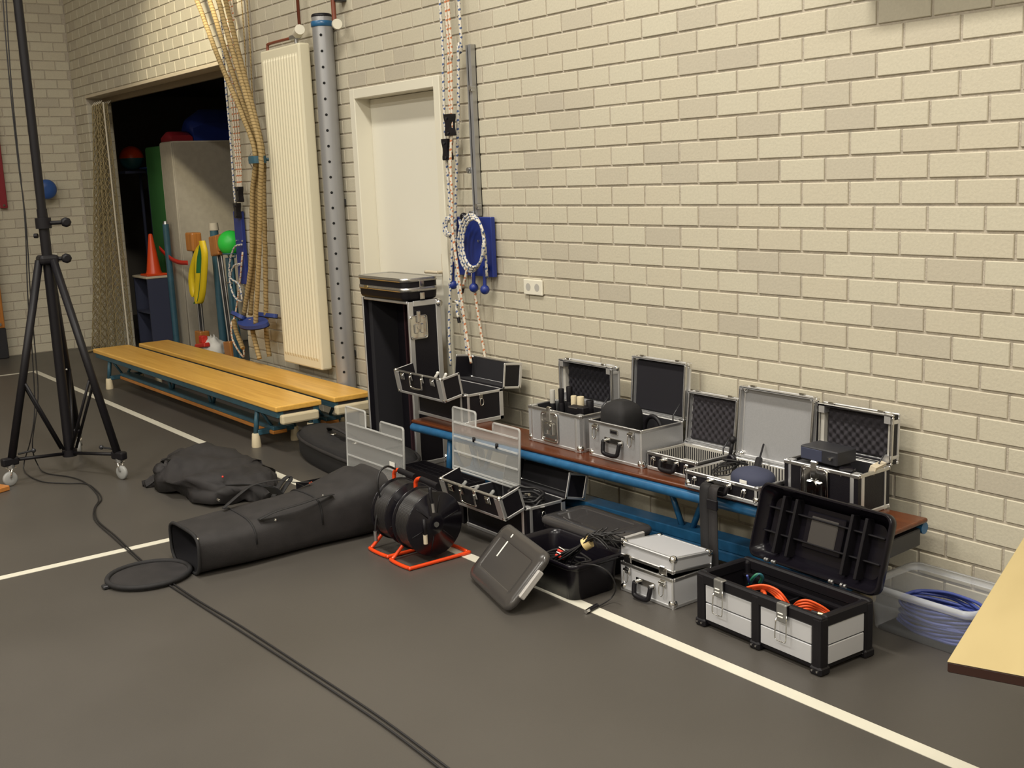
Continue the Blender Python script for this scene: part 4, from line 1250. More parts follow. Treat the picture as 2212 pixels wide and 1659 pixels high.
# small jars in the raised lid of V1 and brushes in V2's
for k, (x, lab) in enumerate(((-5.12, 'small silver capped jar in the raised lid of bench vanity case, by its left end'), (-5.02, 'small pale tube lying in the raised lid of the bench vanity case'), (-4.93, 'small pale brush handle in the raised lid beside the tube'))):
    j = thing('makeup_item', lab, 'cosmetic', (x, -.50, BZ+.165), .3*k, 'small items in the raised lid half')
    if k == 0:
        MB().lathe([(.014, 0), (.015, .003), (.015, .04), (.013, .045)], n=14).build('jar', M_GLINING, j); MB().lathe([(.016, .045), (.016, .062), (.014, .065)], n=14).build('lid', M_CHROME, j)
    else:
        MB().tube([(0, 0, .008), (.02, .03, .05), (.035, .05, .085)], .008, 8).build('tube_body', M_GLINING, j); MB().sphere((.035, .05, .087), .009, 8, 6).build('tip', M_PAPER, j)
# pale strips inside floor vanity's front lid (elastic loops)
for k, x in enumerate((-4.27, -4.17, -4.05)):
    j = thing('glass_tube', 'translucent tube lying in the front lid half of the floor vanity case', 'tube', (x, -.825, .207), .5, 'tubes in the floor vanity case lid')
    MB().cyl((0, -.02, 0), (.01, .045, .028), .008, 10).build('tube_glass', M_CLEAR, j)
    MB().sphere((.01, .045, .028), .0085, 10, 6).build('tube_end', M_CLEAR, j)
# coil of black cable inside the floor vanity case
cb = thing('cable_coil', 'coil of black cable heaped in the floor vanity case', 'cable', (-4.02, -.625, .015))
P = []; rc = random.Random(4)
for k in range(9):
    for i in range(14):
        a = 2*pi*i/14
        P.append((.105*cos(a)*(1-.03*(k % 3)), .068*sin(a)*(1-.04*(k % 4)), .04+.019*k+rc.uniform(-.004, .004)))
MB().tube(smooth_path(P, 3), .0065, 6).build('cable', M_CABLE, cb)
MB().cyl((.06, -.05, .205), (.10, -.06, .215), .007, 8).build('plug', M_CHROME, cb)

# ================================================================== tall rack flight case and the black briefcase on it
fx0, fx1, fy0, fy1, fh = -5.965, -5.45, -.325, -.115, .955
ft = thing('flight_case', 'tall open black flight case with aluminium edges and butterfly catch', 'flight case', ((fx0+fx1)/2, (fy0+fy1)/2, 0))
w_, d_ = (fx1-fx0)/2, (fy1-fy0)/2
b = MB()
b.box(-w_, -w_+.009, -d_, d_, 0, fh); b.box(w_-.009, w_, -d_, d_, 0, fh)
b.box(-w_+.009, w_-.009, -d_, d_, 0, .009); b.box(-w_+.009, w_-.009, -d_, d_, fh-.009, fh)
b.box(-w_+.009, w_-.009, d_-.009, d_, .009, fh-.009)
b.build('shell', M_BPANEL, ft)
b = MB().box(-w_+.0095, -w_+.05, -d_+.03, d_-.01, .01, fh-.01).box(w_-.05, w_-.0095, -d_+.03, d_-.01, .01, fh-.01)
b.build('rack_rail', M_LINING, ft)
MB().box(-.10, -.085, d_-.03, d_-.0095, .01, fh-.01).build('inner_batten', mat('dark_batten', (.03, .008, .012), .7), ft)
for sx in (-1, 1):
    MB().bbox(sx*w_-.014, sx*w_+.003, -d_-.003, -d_+.03, 0, fh, .003).build('edge_profile', M_ALUW, ft)
    MB().bbox(sx*w_-.020, sx*w_+.003, d_-.03, d_+.003, 0, fh, .003).build('edge_profile', M_ALUW, ft)
    for z in (0, fh):
        zz = (z-.003, z+.028) if z == 0 else (z-.028, z+.003)
        MB().bbox(sx*w_-.003 if sx > 0 else -w_-.003, w_+.003 if sx > 0 else -w_+.003, -d_+.03, d_-.03, zz[0] if z else 0, zz[1], .003).build('edge_profile', M_ALUW, ft)
for z in (0, fh):
    zz = (0, .014) if z == 0 else (z-.014, z+.003)
    MB().bbox(-w_+.014, w_-.014, -d_-.003, -d_+.012, zz[0], zz[1], .003).build('edge_profile', M_ALUW, ft)
for sx in (-1, 1):
    for z in (.025, fh-.022):
        MB().sphere((sx*(w_-.004), d_-.006, z), .024, 12, 8).build('ball_corner', M_CHROME, ft)
bc = butterfly(ft, w_+.003, -d_+.055, fh-.145, .95, pi/2)
MB().bbox(-w_-.012, -w_-.0032, -.09, -.06, fh-.17, fh-.14, .003).build('side_catch', M_DSTEEL, ft)

ac = thing('abs_briefcase', 'black hard shell case with two aluminium bands lying on the flight case', 'case', ((fx0+fx1)/2-.005, (fy0+fy1)/2-.012, fh+.0035))
def rr_shell(x, y, r, levels):
    """stack of rounded rectangles: (inset, z)"""
    rings = []
    for ins, z in levels:
        rings.append([Vector((a, c_, z)) for a, c_ in rrect(-x+ins, x-ins, -y+ins, y-ins, max(.008, r-ins), 6)])
    return MB().loft(rings)
X_, Y_ = .268, .122
rr_shell(X_, Y_, .05, [(.03, 0), (.012, .006), (.006, .018), (.003, .052)]).build('lower_shell', M_BLACK, ac)
rr_shell(X_, Y_, .05, [(.003, .052), (-.002, .053), (-.002, .074), (.003, .075)]).build('middle_band', M_ALU, ac)
rr_shell(X_, Y_, .05, [(.003, .075), (.003, .107)]).build('upper_shell', M_BLACK, ac)
rr_shell(X_, Y_, .05, [(.003, .107), (-.002, .108), (-.002, .128), (.003, .130), (.02, .130), (.022, .126), (.05, .126)]).build('top_band', M_ALU, ac)
MB().bbox(-.17, -.13, -Y_-.007, -Y_-.001, .054, .074, .002).build('badge', M_BRASS, ac)
for z in (.028, .095): MB().bbox(X_-.001, X_+.008, -.02, .012, z-.022, z+.018, .003).build('catch', M_CHROME, ac)

# ================================================================== organizers with clear lids
def organizer(label_box, x0, x1, yf, yb, z0, h, lidx0, lidx1, lh, tilt, seed, z_l=None, ylid=None, sticker=True):
    w = x1-x0; d = yb-yf
    t = thing('organizer_box', label_box, 'organizer', ((x0+x1)/2, (yf+yb)/2, z0))
    shell(MB(), w, d, h, .004).build('tray', M_BLACK, t)
    dv = MB()
    for k in range(1, 4): dv.box(-w/2+.004, w/2-.004, -d/2+d*k/4-.0015, -d/2+d*k/4+.0015, .004, h-.01)
    for k in range(1, 5): dv.box(-w/2+w*k/5-.0015, -w/2+w*k/5+.0015, -d/2+.004, d/2-.004, .004, h-.012)
    dv.build('dividers', M_BLACK, t)
    lw = lidx1-lidx0; lc = (lidx0+lidx1)/2-(x0+x1)/2
    zb_ = (h if z_l is None else z_l-z0); yy = d/2 if ylid is None else ylid-(yf+yb)/2
    # lid outline with the handle notch in its top edge: x across, y up the lid
    n1, n2, nd = -lw*.5+lw*.36, -lw*.5+lw*.62, lh*.24
    r = .014
    def arc(cx, cy, a0, a1): return [(cx+r*cos(radians(a0+(a1-a0)*i/4)), cy+r*sin(radians(a0+(a1-a0)*i/4))) for i in range(5)]
    pl = [(-lw/2, 0), (lw/2, 0)] + arc(lw/2-r, lh-.03-r, 0, 90) + arc(n2+r, lh-.03-r, 90, 180) + [(n2, lh-nd), (n1, lh-nd)] + arc(n1-r, lh-r, 0, 90) + arc(-lw/2+r, lh-r, 90, 180)
    M4 = Matrix.Rotation(pi/2, 4, 'X')
    lid = MB()
    # sheet as quads strips so that the concave outline stays clean
    lid.box(-lw/2+.002, lw/2-.002, -.003, 0, 0, lh-nd); lid.box(-lw/2+.002, n1, -.003, 0, lh-nd, lh-.008); lid.box(n2, lw/2-.002, -.003, 0, lh-nd, lh-.036)
    lo = lid.build('clear_lid', M_CLEAR, t, (lc, yy, zb_), (tilt, 0, 0))
    MB().tube([Vector((a, -.004, b_)) for a, b_ in pl], .006, 6, closed=True).build('lid_rim', M_CLEARR, lo)
    for k, zz in enumerate((.03, .28, .52, .745)):
        MB().bbox(-lw/2+.012, lw/2-.012, -.009, -.003, lh*zz, lh*zz+.010, .002).build('lid_ridge', M_CLEARR, lo)
    if sticker: MB().box(lw/2-.135, lw/2-.085, -.0105, -.0095, lh*.33, lh*.33+.03).build('white_sticker', M_PAPER, lo)
    else:
        for sx in (-.09, .10):
            MB().tube([(sx, -.006, lh*.53), (sx+.002, -.008, lh*.60)], .008, 8).build('latch_plug', M_BLACK, lo)
    return t
O1 = organizer('black organizer tray with clear notched lid upright beside the long bag', -5.43, -4.93, -1.10, -.80, 0, .068, -5.395, -4.80, .375, radians(-2), 1)
st = MB()
for (x, y) in ((-.05, -.02), (.09, .02)):
    st.bbox(x-.12, x+.06, y-.010, y+.010, .058, .072, .004, 1, Matrix.Rotation(.3, 4, 'Z'))
st.bbox(-.02, .0, -.05, .04, .06, .082, .004).bbox(-.20, -.17, -.10, -.08, .058, .072, .004)
st.build('orange_separator', M_ORANGE, O1)['label'] = 'orange compartment separators'
O2 = organizer('organizer with clear notched lid standing up behind the floor vanity case', -4.93, -4.38, -.735, -.60, 0, .19, -4.675, -4.12, .315, radians(-3), 2, .192, -.585, False)

# ================================================================== long black bag with round flap
def bag_long():
    a = Vector((-4.70, -1.985, 0)); e = Vector((-4.69, -1.045, 0))
    t = thing('stand_bag', 'long black padded tube bag lying open on the floor', 'bag', tuple((a+e)/2))
    o = (a+e)/2; ax = (e-a).normalized(); sd = Vector((ax.y, -ax.x, 0)); nz = 26; rings = []; rn_ = random.Random(6)
    for i in range(nz+1):
        u = i/nz; c_ = a+(e-a)*u-o
        wd = .172+.012*u+.006*sin(9*u); hh_ = .19+.115*u**2.4
        if u > .96: wd *= .9; hh_ *= .93
        ring = []
        for j in range(28):
            an = 2*pi*j/28; x = cos(an); z = sin(an)
            x = math.copysign(abs(x)**.5, x); z = math.copysign(abs(z)**.55, z)
            rr_ = 1+.025*sin(3*an+7*u)+.018*sin(11*u+2*an)
            ring.append(c_+sd*(wd*x*rr_)+Vector((0, 0, max(.002, hh_/2*(1+z*rr_)))))
        rings.append(ring)
    body = MB().loft(rings, caps=False); body.raw(rings[-1], [list(range(28))])
    body.build('bag_body', M_BFAB2, t)
    cen = sum((q for q in rings[0]), Vector())/28
    deep = [[cen+(q-cen)*.93+ax*k for q in rings[0]] for k in (.0, .25)]
    MB().loft(deep, caps=False).raw(deep[1], [list(range(28))]).build('bag_lining', M_LINING, t)
    MB().tube([q+ax*-.004 for q in rings[0]], .008, 6, closed=True).build('mouth_piping', M_BFAB, t)
    for s in (.30, .62):
        i0 = int(s*nz); MB().tube([q+Vector((0, 0, .0015)) for q in rings[i0][:15]], .005, 6).build('webbing_strap', M_BFAB, t)
    # carry straps lying over the top
    mid = [rings[int(nz*u)][8]+Vector((0, 0, .012)) for u in (.25, .35, .45, .55, .65, .72)]
    mid[1] = mid[1]+Vector((-.04, 0, .035)); mid[2] = mid[2]+Vector((-.06, 0, .05)); mid[3] = mid[3]+Vector((-.05, 0, .045)); mid[4] += Vector((-.02, 0, .02))
    P = smooth_path(mid, 6)
    MB().loft([[p+Vector((-.016, 0, 0)), p+Vector((.016, 0, .004)), p+Vector((.016, 0, .007)), p+Vector((-.016, 0, .003))] for p in P]).build('carry_strap', M_BFAB, t)
    mid = [rings[int(nz*u)][4]+Vector((.004, 0, .008)) for u in (.32, .42, .52, .62, .7)]
    mid[1] += Vector((.02, 0, .02)); mid[2] += Vector((.03, 0, .02)); mid[3] += Vector((.02, 0, .015))
    P = smooth_path(mid, 6)
    MB().loft([[p+Vector((-.016, 0, 0)), p+Vector((.016, 0, .004)), p+Vector((.016, 0, .007)), p+Vector((-.016, 0, .003))] for p in P]).build('carry_strap', M_BFAB, t)
    for u, j in ((.03, 3), (.42, 3), (.66, 5)):
        q = rings[int(u*nz)][j]; MB().sphere(q, .008, 8, 6).build('buckle', M_CHROME, t)
    # round end flap folded out on the floor
    fc = Vector((-4.70, -2.155, 0))-o
    disc = [(fc.x+.165*cos(2*pi*i/40), fc.y+.172*sin(2*pi*i/40)) for i in range(40)]
    fo = MB().prism(disc, .003, .016).build('end_flap', M_BFAB2, t)
    MB().tube([(x, y, .018) for x, y in disc], .011, 8, closed=True).build('flap_piping', M_BFAB, fo)
    MB().bbox(fc.x-.015, fc.x+.02, fc.y-.20, fc.y-.165, .002, .016, .003).build('zip_pull', M_DSTEEL, fo)
    return t
bag_long()

# ================================================================== crumpled bag
def crumple():
    t = thing('stand_bag', 'crumpled empty black bag lying beside the white court line', 'bag', (-5.75, -1.40, 0), 0)
    rc = random.Random(12); o = Vector((-5.75, -1.40, 0))
    # spine of pixel based floor points with half widths and heights
    spine = [((312, 1053), .03, .03), ((345, 1046), .06, .05), ((385, 1038), .20, .17), ((420, 1040), .22, .20), ((470, 1055), .25, .15), ((520, 1068), .25, .16), ((552, 1070), .17, .13), ((582, 1072), .10, .11), ((602, 1072), .04, .05)]
    C_ = [fl(*p_)-o for p_, a, b_ in spine]
    rings = []
    for i in range(len(C_)-1):
        for k in range(4):
            u = k/4; c_ = C_[i]*(1-u)+C_[i+1]*u
            wd = spine[i][1]*(1-u)+spine[i+1][1]*u; hh_ = spine[i][2]*(1-u)+spine[i+1][2]*u
            dr_ = (C_[i+1]-C_[i]).normalized(); sd = Vector((-dr_.y, dr_.x, 0))
            ring = []
            for j in range(44):
                an = 2*pi*j/44
                f_ = 1+.11*sin(5*an+3.1*(i+u))+.09*abs(sin(4.5*an-2.3*(i+u)))-.05+.03*rc.uniform(-1, 1)
                z = hh_*.5*(1+sin(an)*f_)*(1 if sin(an) > -.2 else .25)
                ring.append(c_+sd*(wd*cos(an)*f_)+Vector((0, 0, max(.001, z+.012*sin(4*an+5*(i+u))))))
            rings.append(ring)
    MB().loft(rings).build('bag_cloth', M_BFAB2, t)
    # strap loop
    P = smooth_path([fl(590, 1075, .11)-o, fl(600, 1055, .14)-o, fl(612, 1038, .16)-o, fl(624, 1030, .17)-o, fl(628, 1036, .16)-o, fl(618, 1050, .14)-o, fl(604, 1072, .10)-o], 6)
    MB().loft([[p+Vector((-.012, -.006, 0)), p+Vector((.012, .006, 0)), p+Vector((.012, .006, .005)), p+Vector((-.012, -.006, .005))] for p in P]).build('strap_loop', M_BFAB, t)
    P = smooth_path([fl(500, 1050, .17)-o, fl(540, 1048, .19)-o, fl(580, 1052, .19)-o, fl(600, 1068, .15)-o], 6)
    MB().loft([[p+Vector((-.03, -.02, 0)), p+Vector((.03, .02, .0)), p+Vector((.03, .02, .006)), p+Vector((-.03, -.02, .006))] for p in P]).build('zip_flap', M_BFAB, t)
    for q in ((472, 1080), (572, 1098), (560, 1108)):
        MB().bbox(-.014, .014, -.004, .004, -.006, .006, .002, 1, Matrix.Translation(fl(*q, .13)-o)).build('buckle', M_CHROME, t)
    MB().sphere(fl(481, 1030, .16)-o, .006, 8, 6).build('red_tag', M_RED, t)
crumple()

# ================================================================== flat gig bag behind the organizer
def gig():
    t = thing('gig_bag', 'flat black padded gig bag lying at the end of the yellow bench', 'bag', (-5.75, -.57, 0), radians(-4))
    xl, xr = -.62, .62; outl = []
    N = 44
    for i in range(N):
        a = 2*pi*i/N; c_, s_ = cos(a), sin(a)
        x = (.62 if c_ > 0 else .60)*math.copysign(abs(c_)**.55, c_)
        wd = .20*(1-.18*max(0, -c_))
        outl.append((x, wd*math.copysign(abs(s_)**.75, s_)))
    rings = []
    for sc, z in ((.94, 0), (1, .025), (1.01, .09), (.99, .125), (.93, .155), (.80, .165), (.5, .162), (.05, .160)):
        rings.append([Vector((x*sc, y*sc if sc > .6 else y*sc, z+.01*sin(7*x+9*y)*(1 if z > .1 else 0))) for x, y in outl])
    MB().loft(rings).build('bag_body', M_BFAB, t)
    MB().tube([Vector((x*1.01, y*1.01, .125)) for x, y in outl], .010, 8, closed=True).build('piping', M_BFAB2, t)
    P = smooth_path([(-.28, -.02, .17), (-.22, -.05, .20), (-.10, -.06, .215), (.02, -.05, .205), (.08, -.02, .172)], 6)
    MB().loft([[p+Vector((0, -.015, 0)), p+Vector((0, .015, 0)), p+Vector((0, .015, .008)), p+Vector((0, -.015, .008))] for p in P]).build('carry_handle', M_BFAB2, t)
    for x in (-.14, .16):
        MB().tube([(x+.016*cos(a), -.06+.014*sin(a), .176) for a in [2*pi*i/14 for i in range(14)]], .003, 6, closed=True).build('metal_ring', M_CHROME, t)
    MB().bbox(-.45, .35, .02, .15, .158, .172, .006).build('front_pocket', M_BFAB2, t)
gig()

# ================================================================== cable reels
def reel(label, x0, x1, yc, conn):
    t = thing('cable_reel', label, 'cable reel', ((x0+x1)/2, yc, 0), 0, 'orange framed cable reels')
    hw_ = (x1-x0)/2; zc = .168; R_ = .140
    for s in (-1, 1):
        f_ = MB().lathe([(.028, -.004), (R_, -.004), (R_+.003, 0), (R_, .004), (.05, .005), (.045, .012), (.02, .012)] if s > 0 else [(.02, -.012), (.045, -.012), (.05, -.005), (R_, -.004), (R_+.003, 0), (R_, .004), (.028, .004)], (s*(hw_-.022), 0, zc), 40, 'X')
        fo_ = f_.build('flange', M_BLACKG, t)
        rb_ = MB()
        for k in range(6):
            a = 2*pi*k/6+.3
            rb_.tube([(s*(hw_-.018), .05*cos(a), zc+.05*sin(a)), (s*(hw_-.018), .125*cos(a), zc+.125*sin(a))], .0025, 6)
        rb_.build('flange_rib', M_BLACK, fo_)
    # wound cable
    P = []; turns = 11
    for L_ in range(2):
        rr_ = .129-.012*L_
        for k in range(turns):
            for i in range(20):
                a = 2*pi*i/20; u = (k+i/20)/turns
                P.append((-(hw_-.034)+2*(hw_-.034)*(u if L_ % 2 == 0 else 1-u), rr_*cos(a), zc+rr_*sin(a)))
    MB().cyl((-(hw_-.028), 0, zc), (hw_-.028, 0, zc), .10, 28).build('drum_core', M_BLACK, t)
    MB().tube(P, .0072, 6).build('wound_cable', mat('reel_cable', (.02, .018, .018), .35), t)
    # frame: base loop, uprights and handle
    B = .152
    base = smooth_path([(hw_-.005, B, .009), (hw_+.004, B-.02, .009), (hw_+.004, -B+.02, .009), (hw_-.005, -B, .009), (-.0, -B-.006, .009), (-hw_+.012, -B, .009), (-hw_+.002, -B+.02, .012), (-hw_+.002, -.06, .08), (-hw_+.002, -.012, zc)], 5)
    MB().tube(base, .0085, 10).build('frame_base', M_ORANGEP, t)
    MB().tube(smooth_path([(hw_-.005, B, .009), (0, B+.006, .009), (-hw_+.012, B, .009), (-hw_+.002, B-.02, .012), (-hw_+.002, .06, .08), (-hw_+.002, .012, zc)], 5), .0085, 10).build('frame_back', M_ORANGEP, t)
    arch = smooth_path([(-hw_+.002, 0, zc), (-hw_+.002, 0, .30), (-hw_+.01, 0, .335), (-hw_+.04, 0, .35), (-hw_+.07, 0, .35)], 6)
    MB().tube(arch, .0095, 10).build('frame_arch', M_ORANGEP, t)
    MB().cyl((-hw_+.055, 0, .35), (hw_+.02, 0, .345), .0135, 12).build('grip', M_BLACK, t)
    MB().cyl((-hw_, 0, zc), (hw_-.006, 0, zc), .012, 12).build('axle', M_STEEL, t)
    if conn:
        c1 = MB().tube(smooth_path([(hw_+.003, -.03, .342), (hw_+.012, -.035, .30), (hw_+.016, -.03, .27)], 4), .008, 8).build('connector', M_BLACK, t)
        MB().cyl((hw_+.016, -.03, .275), (hw_+.019, -.028, .235), .009, 10).build('plug', M_CHROME, c1)
        c2 = MB().tube([(hw_-.012, -.06, .205), (hw_-.008, -.06, .13)], .008, 8).build('connector', M_BLACK, t)
        MB().cyl((hw_-.008, -.06, .135), (hw_-.008, -.06, .095), .0095, 10).build('plug', M_BEIGE, c2)
    else:
        MB().cyl((-hw_+.06, -B+.005, .10), (-hw_+.06, -B+.005, .055), .009, 10).build('plug', M_STEEL, t)
        MB().tube(smooth_path([(-hw_+.06, -B+.005, .10), (-hw_+.06, -B+.02, .17), (-hw_+.06, -.08, .26)], 5), .005, 6).build('cable_end', M_CABLE, t)
        MB().tube(smooth_path([(-hw_+.03, 0, .35), (-hw_+.035, -.05, .375), (-hw_+.05, -.10, .36), (-hw_+.06, -.12, .30), (-hw_+.05, -.10, .22)], 6), .005, 6).build('cable_end', M_CABLE, t)
    return t
reel('black cable reel in orange tube frame, the one nearer the black tote', -4.165, -4.000, -1.125, True)
reel('black cable reel in orange tube frame, the one against the long bag', -4.365, -4.200, -1.115, False)

# ================================================================== black totes and their lids
def tote_body(parent, w, d, h):
    rings = []
    for ins, z in ((.03, 0), (.022, .004), (.010, h*.8), (.006, h-.02), (-.004, h-.018), (-.004, h)):
        rings.append([Vector((a, b_, z)) for a, b_ in rrect(-w/2+ins, w/2-ins, -d/2+ins, d/2-ins, .045, 6)])
    for ins, z in ((.003, h), (.012, h-.02), (.024, .008)):
        rings.append([Vector((a, b_, z)) for a, b_ in rrect(-w/2+ins, w/2-ins, -d/2+ins, d/2-ins, .040, 6)])
    return MB().loft(rings).build('tub', M_BLACKG, parent)
def tote_lid(parent, w, d, M4=None, loc=None, rot=None, film=True, nm='lid', topM=None):
    rings = []
    for ins, z in ((0, 0), (-.003, .004), (-.003, .018), (.004, .026), (.055, .034), (.060, .030)):
        rings.append([Vector((a, b_, z)) for a, b_ in rrect(-w/2+ins, w/2-ins, -d/2+ins, d/2-ins, max(.012, .045-max(0, ins)), 6)])
    lo = MB().loft(rings).build(nm, topM or M_TOTELID, parent, loc, rot)
    for sx in (-1, 1):
        MB().bbox(sx*(w/2)-.006, sx*(w/2)+.012, -d*.24, d*.24, -.006, .021, .004).build('side_clip', M_CLIP, lo)
    return lo
M_TOTELID = mat('smoky_grey_plastic', (.055, .050, .047), .22)
M_CLIP = mat('grey_clip_plastic', (.42, .40, .38), .4)
T1 = thing('storage_tub', 'open black plastic tub full of tied black cables', 'tub', (-3.44, -.885, 0), 0)
tote_body(T1, .44, .27, .155)
tl = thing('tub_lid', 'smoky grey tub lid with pale side clips leaning against open tub', 'lid', (-3.50, -1.06, 0), 0)
e1 = Vector((.962, -.272, 0)).normalized(); nn = Vector((.272, .962, 0)); th = radians(47)
e2 = nn*cos(th)+Vector((0, 0, sin(th))); e3 = e1.cross(e2)
BLc = Vector((-3.735, -1.135, .006)); LW, LD = .455, .265
cen = BLc+e1*LW/2+e2*LD/2-Vector(tl.location)
lo = tote_lid(tl, LW, LD, None)
M3 = Matrix((e1, e2, e3)).transposed()
lo.matrix_local = Matrix.Translation(cen+e3*.006) @ M3.to_4x4()
MB().bbox(-.10, -.09, .0, .11, .0305, .0315, .0004).build('label_strip', M_PAPER, lo)
T2 = thing('storage_tub', 'closed black plastic tub with shiny smoky lid under the brown bench', 'tub', (-3.555, -.612, 0), 0)
tote_body(T2, .44, .25, .15)
lo2 = tote_lid(T2, .455, .262, None, (0, 0, .148), nm='lid', topM=mat('glossy_smoky_lid', (.045, .042, .042), .10))
# cable bundle in T1
cb = thing('cable_bundle', 'bundle of black cables tied with a cream band in the tub', 'cable', (-3.30, -.875, .07))
rc = random.Random(21)
for k in range(26):
    a = rc.uniform(0, 2*pi); q = .022*math.sqrt(rc.random())
    dx, dy = q*cos(a), q*sin(a)
    s_ = rc.uniform(.7, 1.3)
    pts = [(-.15*s_+dx*2, -.05+dy*2+rc.uniform(-.03, .02), .0+rc.uniform(0, .04)), (-.07+dx*1.6, -.04+dy*1.6, .075), (-.005+dx, -.01+dy, .128+dx*.5), (.045+dx*1.5, .02+dy*2, .165+rc.uniform(-.012, .015)), (.075+dx*2.5+rc.uniform(-.02, .03), .045+dy*3, .165+rc.uniform(-.05, .03))]
    MB().tube(smooth_path(pts, 4), .0034, 5).build('cable_strand', M_CABLE, cb)
MB().cyl((-.006, -.012, .122), (.014, .004, .139), .025, 14).build('tie_band', M_RUBBAND, cb)
for k in range(4):
    x = -.08-.02*k; MB().cyl((x, -.06+.02*k, .06), (x-.04, -.065+.022*k, .065), .006, 8).build('plug', M_CHROME if k % 2 else M_RED, cb)
hb = thing('cable_heap', 'heap of loose black cables at the bottom of the open tub', 'cable', (-3.44, -.885, .012))
P = []
for k in range(7):
    for i in range(12):
        a = 2*pi*i/12; P.append((.15*cos(a)*(1-.05*k)+rc.uniform(-.02, .02), .09*sin(a)+rc.uniform(-.015, .015), .012+.012*k+rc.uniform(0, .01)))
MB().tube(smooth_path(P, 3), .005, 6).build('cable', M_CABLE, hb)
# loose lead over the tub edge ending on the white line
ld = thing('audio_lead', 'thin black lead hanging out of the tub to a metal plug', 'cable', tuple(fl(1270, 1318)))
o = Vector(ld.location)
pts = [fl(1255, 1218, .165), fl(1290, 1222, .172), fl(1318, 1240, .14), fl(1330, 1270, .07), fl(1320, 1292, .02), fl(1296, 1308, .008), fl(1284, 1313, .008)]
MB().tube(smooth_path([p-o for p in pts], 6), .0028, 6).build('lead', M_CABLE, ld)
pa, pb = fl(1290, 1308, .010)-o, fl(1272, 1318, .010)-o
MB().cyl(pa, pb, .009, 10).build('plug_body', M_BLACK, ld)
MB().cyl(pb, pb+(pb-pa)*.35, .008, 10).build('plug_tip', M_CHROME, ld)

# ================================================================== small silver case on the floor
S6 = case('small closed silver case with lid slightly ajar standing on the floor', -3.222, -2.932, -.772, -.562, 0, .122, .062, radians(5), M_SILVERW, M_LINING, 'flat', 'thin', .005, 'draw', True, M_SILVERW, caps=True, stay=False)
for sx in (-1, 1):
    MB().bbox(sx*.29*.34-.022, sx*.29*.34+.022, -.112, -.1055, .128, .156, .008, 2).build('lid_catch', M_CHROME, S6)
tgs = MB().bbox(-.062, -.052, -.118, -.114, .0, .045, .002).build('luggage_tag', M_DSTEEL, S6)

# ================================================================== big tool box
TW, TD, TH = .575, .262, .203
tb = thing('tool_box', 'big black tool box with silver panels and wide open ribbed lid', 'tool box', (-2.487, -.684, 0), radians(-2.4))
shell(MB(), TW-.03, TD-.03, TH-.03, .006, .02).build('inner_tub', M_BLACK, tb)
rings = []
ring_bar(MB(), TW, TD, TH-.042, TH, .026, 0, .006).build('top_frame', M_BLACK, tb)
ring_bar(MB(), TW-.02, TD-.02, .012, .030, .02, 0, .004).build('bottom_frame', M_BLACK, tb)
def col(x, y, sx, sy, nm='corner_column'):
    c_ = MB().bbox(x-sx, x+sx, y-sy, y+sy, .006, TH-.004, .010, 2).bbox(x-sx-.004, x+sx+.004, y-sy-.004, y+sy+.004, .0, .030, .006)
    o_ = c_.build(nm, M_BLACK, tb)
    MB().cyl((x-sx*.5, y-sy-.0005, .016), (x-sx*.5, y-sy-.007, .016), .004, 8).cyl((x+sx*.5, y-sy-.0005, .016), (x+sx*.5, y-sy-.007, .016), .004, 8).build('rivet', M_CHROME, o_)
for sx in (-1, 1):
    for sy in (-1, 1): col(sx*(TW/2-.020), sy*(TD/2-.020), .021, .021)
col(0, -TD/2+.010, .020, .012, 'middle_column'); col(0, TD/2-.010, .020, .012, 'middle_column')
for x0_, x1_ in ((-TW/2+.043, -.022), (.022, TW/2-.043)):
    for z0_, z1_ in ((.030, .094), (.098, TH-.042)):
        MB().bbox(x0_, x1_, -TD/2+.004, -TD/2+.012, z0_, z1_, .002).build('panel', M_SILVERW, tb)
        MB().bbox(x0_, x1_, TD/2-.012, TD/2-.004, z0_, z1_, .002).build('panel', M_SILVERW, tb)
for s in (-1, 1):
    for z0_, z1_ in ((.030, .094), (.098, TH-.042)):
        MB().bbox(s*(TW/2-.008)-.004, s*(TW/2-.008)+.004, -TD/2+.043, TD/2-.043, z0_, z1_, .002).build('panel', M_SILVERW, tb)
def corner_fillet(x, z, sx):
    pass
for x in (-.165, .130):
    l_ = MB().bbox(x-.022, x+.022, -TD/2-.014, -TD/2-.004, TH-.062, TH+.004, .005, 2).bbox(x-.022, x+.022, -TD/2-.012, -TD/2+.012, TH-.004, TH+.004, .003)
    lo_ = l_.build('latch', M_STEEL, tb)
    bars = MB()
    for dz in (-.030, -.042): bars.bbox(x-.013, x+.010, -TD/2-.0165, -TD/2-.0135, TH+dz-.002, TH+dz+.002, .001)
    bars.build('latch_bar', M_PAPER, lo_)
    MB().tube(smooth_path([(x-.022, -TD/2-.012, TH-.05), (x-.022, -TD/2-.018, TH-.115), (x-.012, -TD/2-.018, TH-.125), (x+.014, -TD/2-.018, TH-.125), (x+.026, -TD/2-.018, TH-.115), (x+.027, -TD/2-.016, TH-.03)], 4), .0024, 6).build('latch_loop', M_CHROME, lo_)
# inner ledge and divider
MB().box(-TW/2+.02, TW/2-.02, TD/2-.05, TD/2-.03, TH-.06, TH-.052).box(-.004, .004, -TD/2+.02, TD/2-.02, .03, TH-.07).build('inner_ledge', M_BLACK, tb)
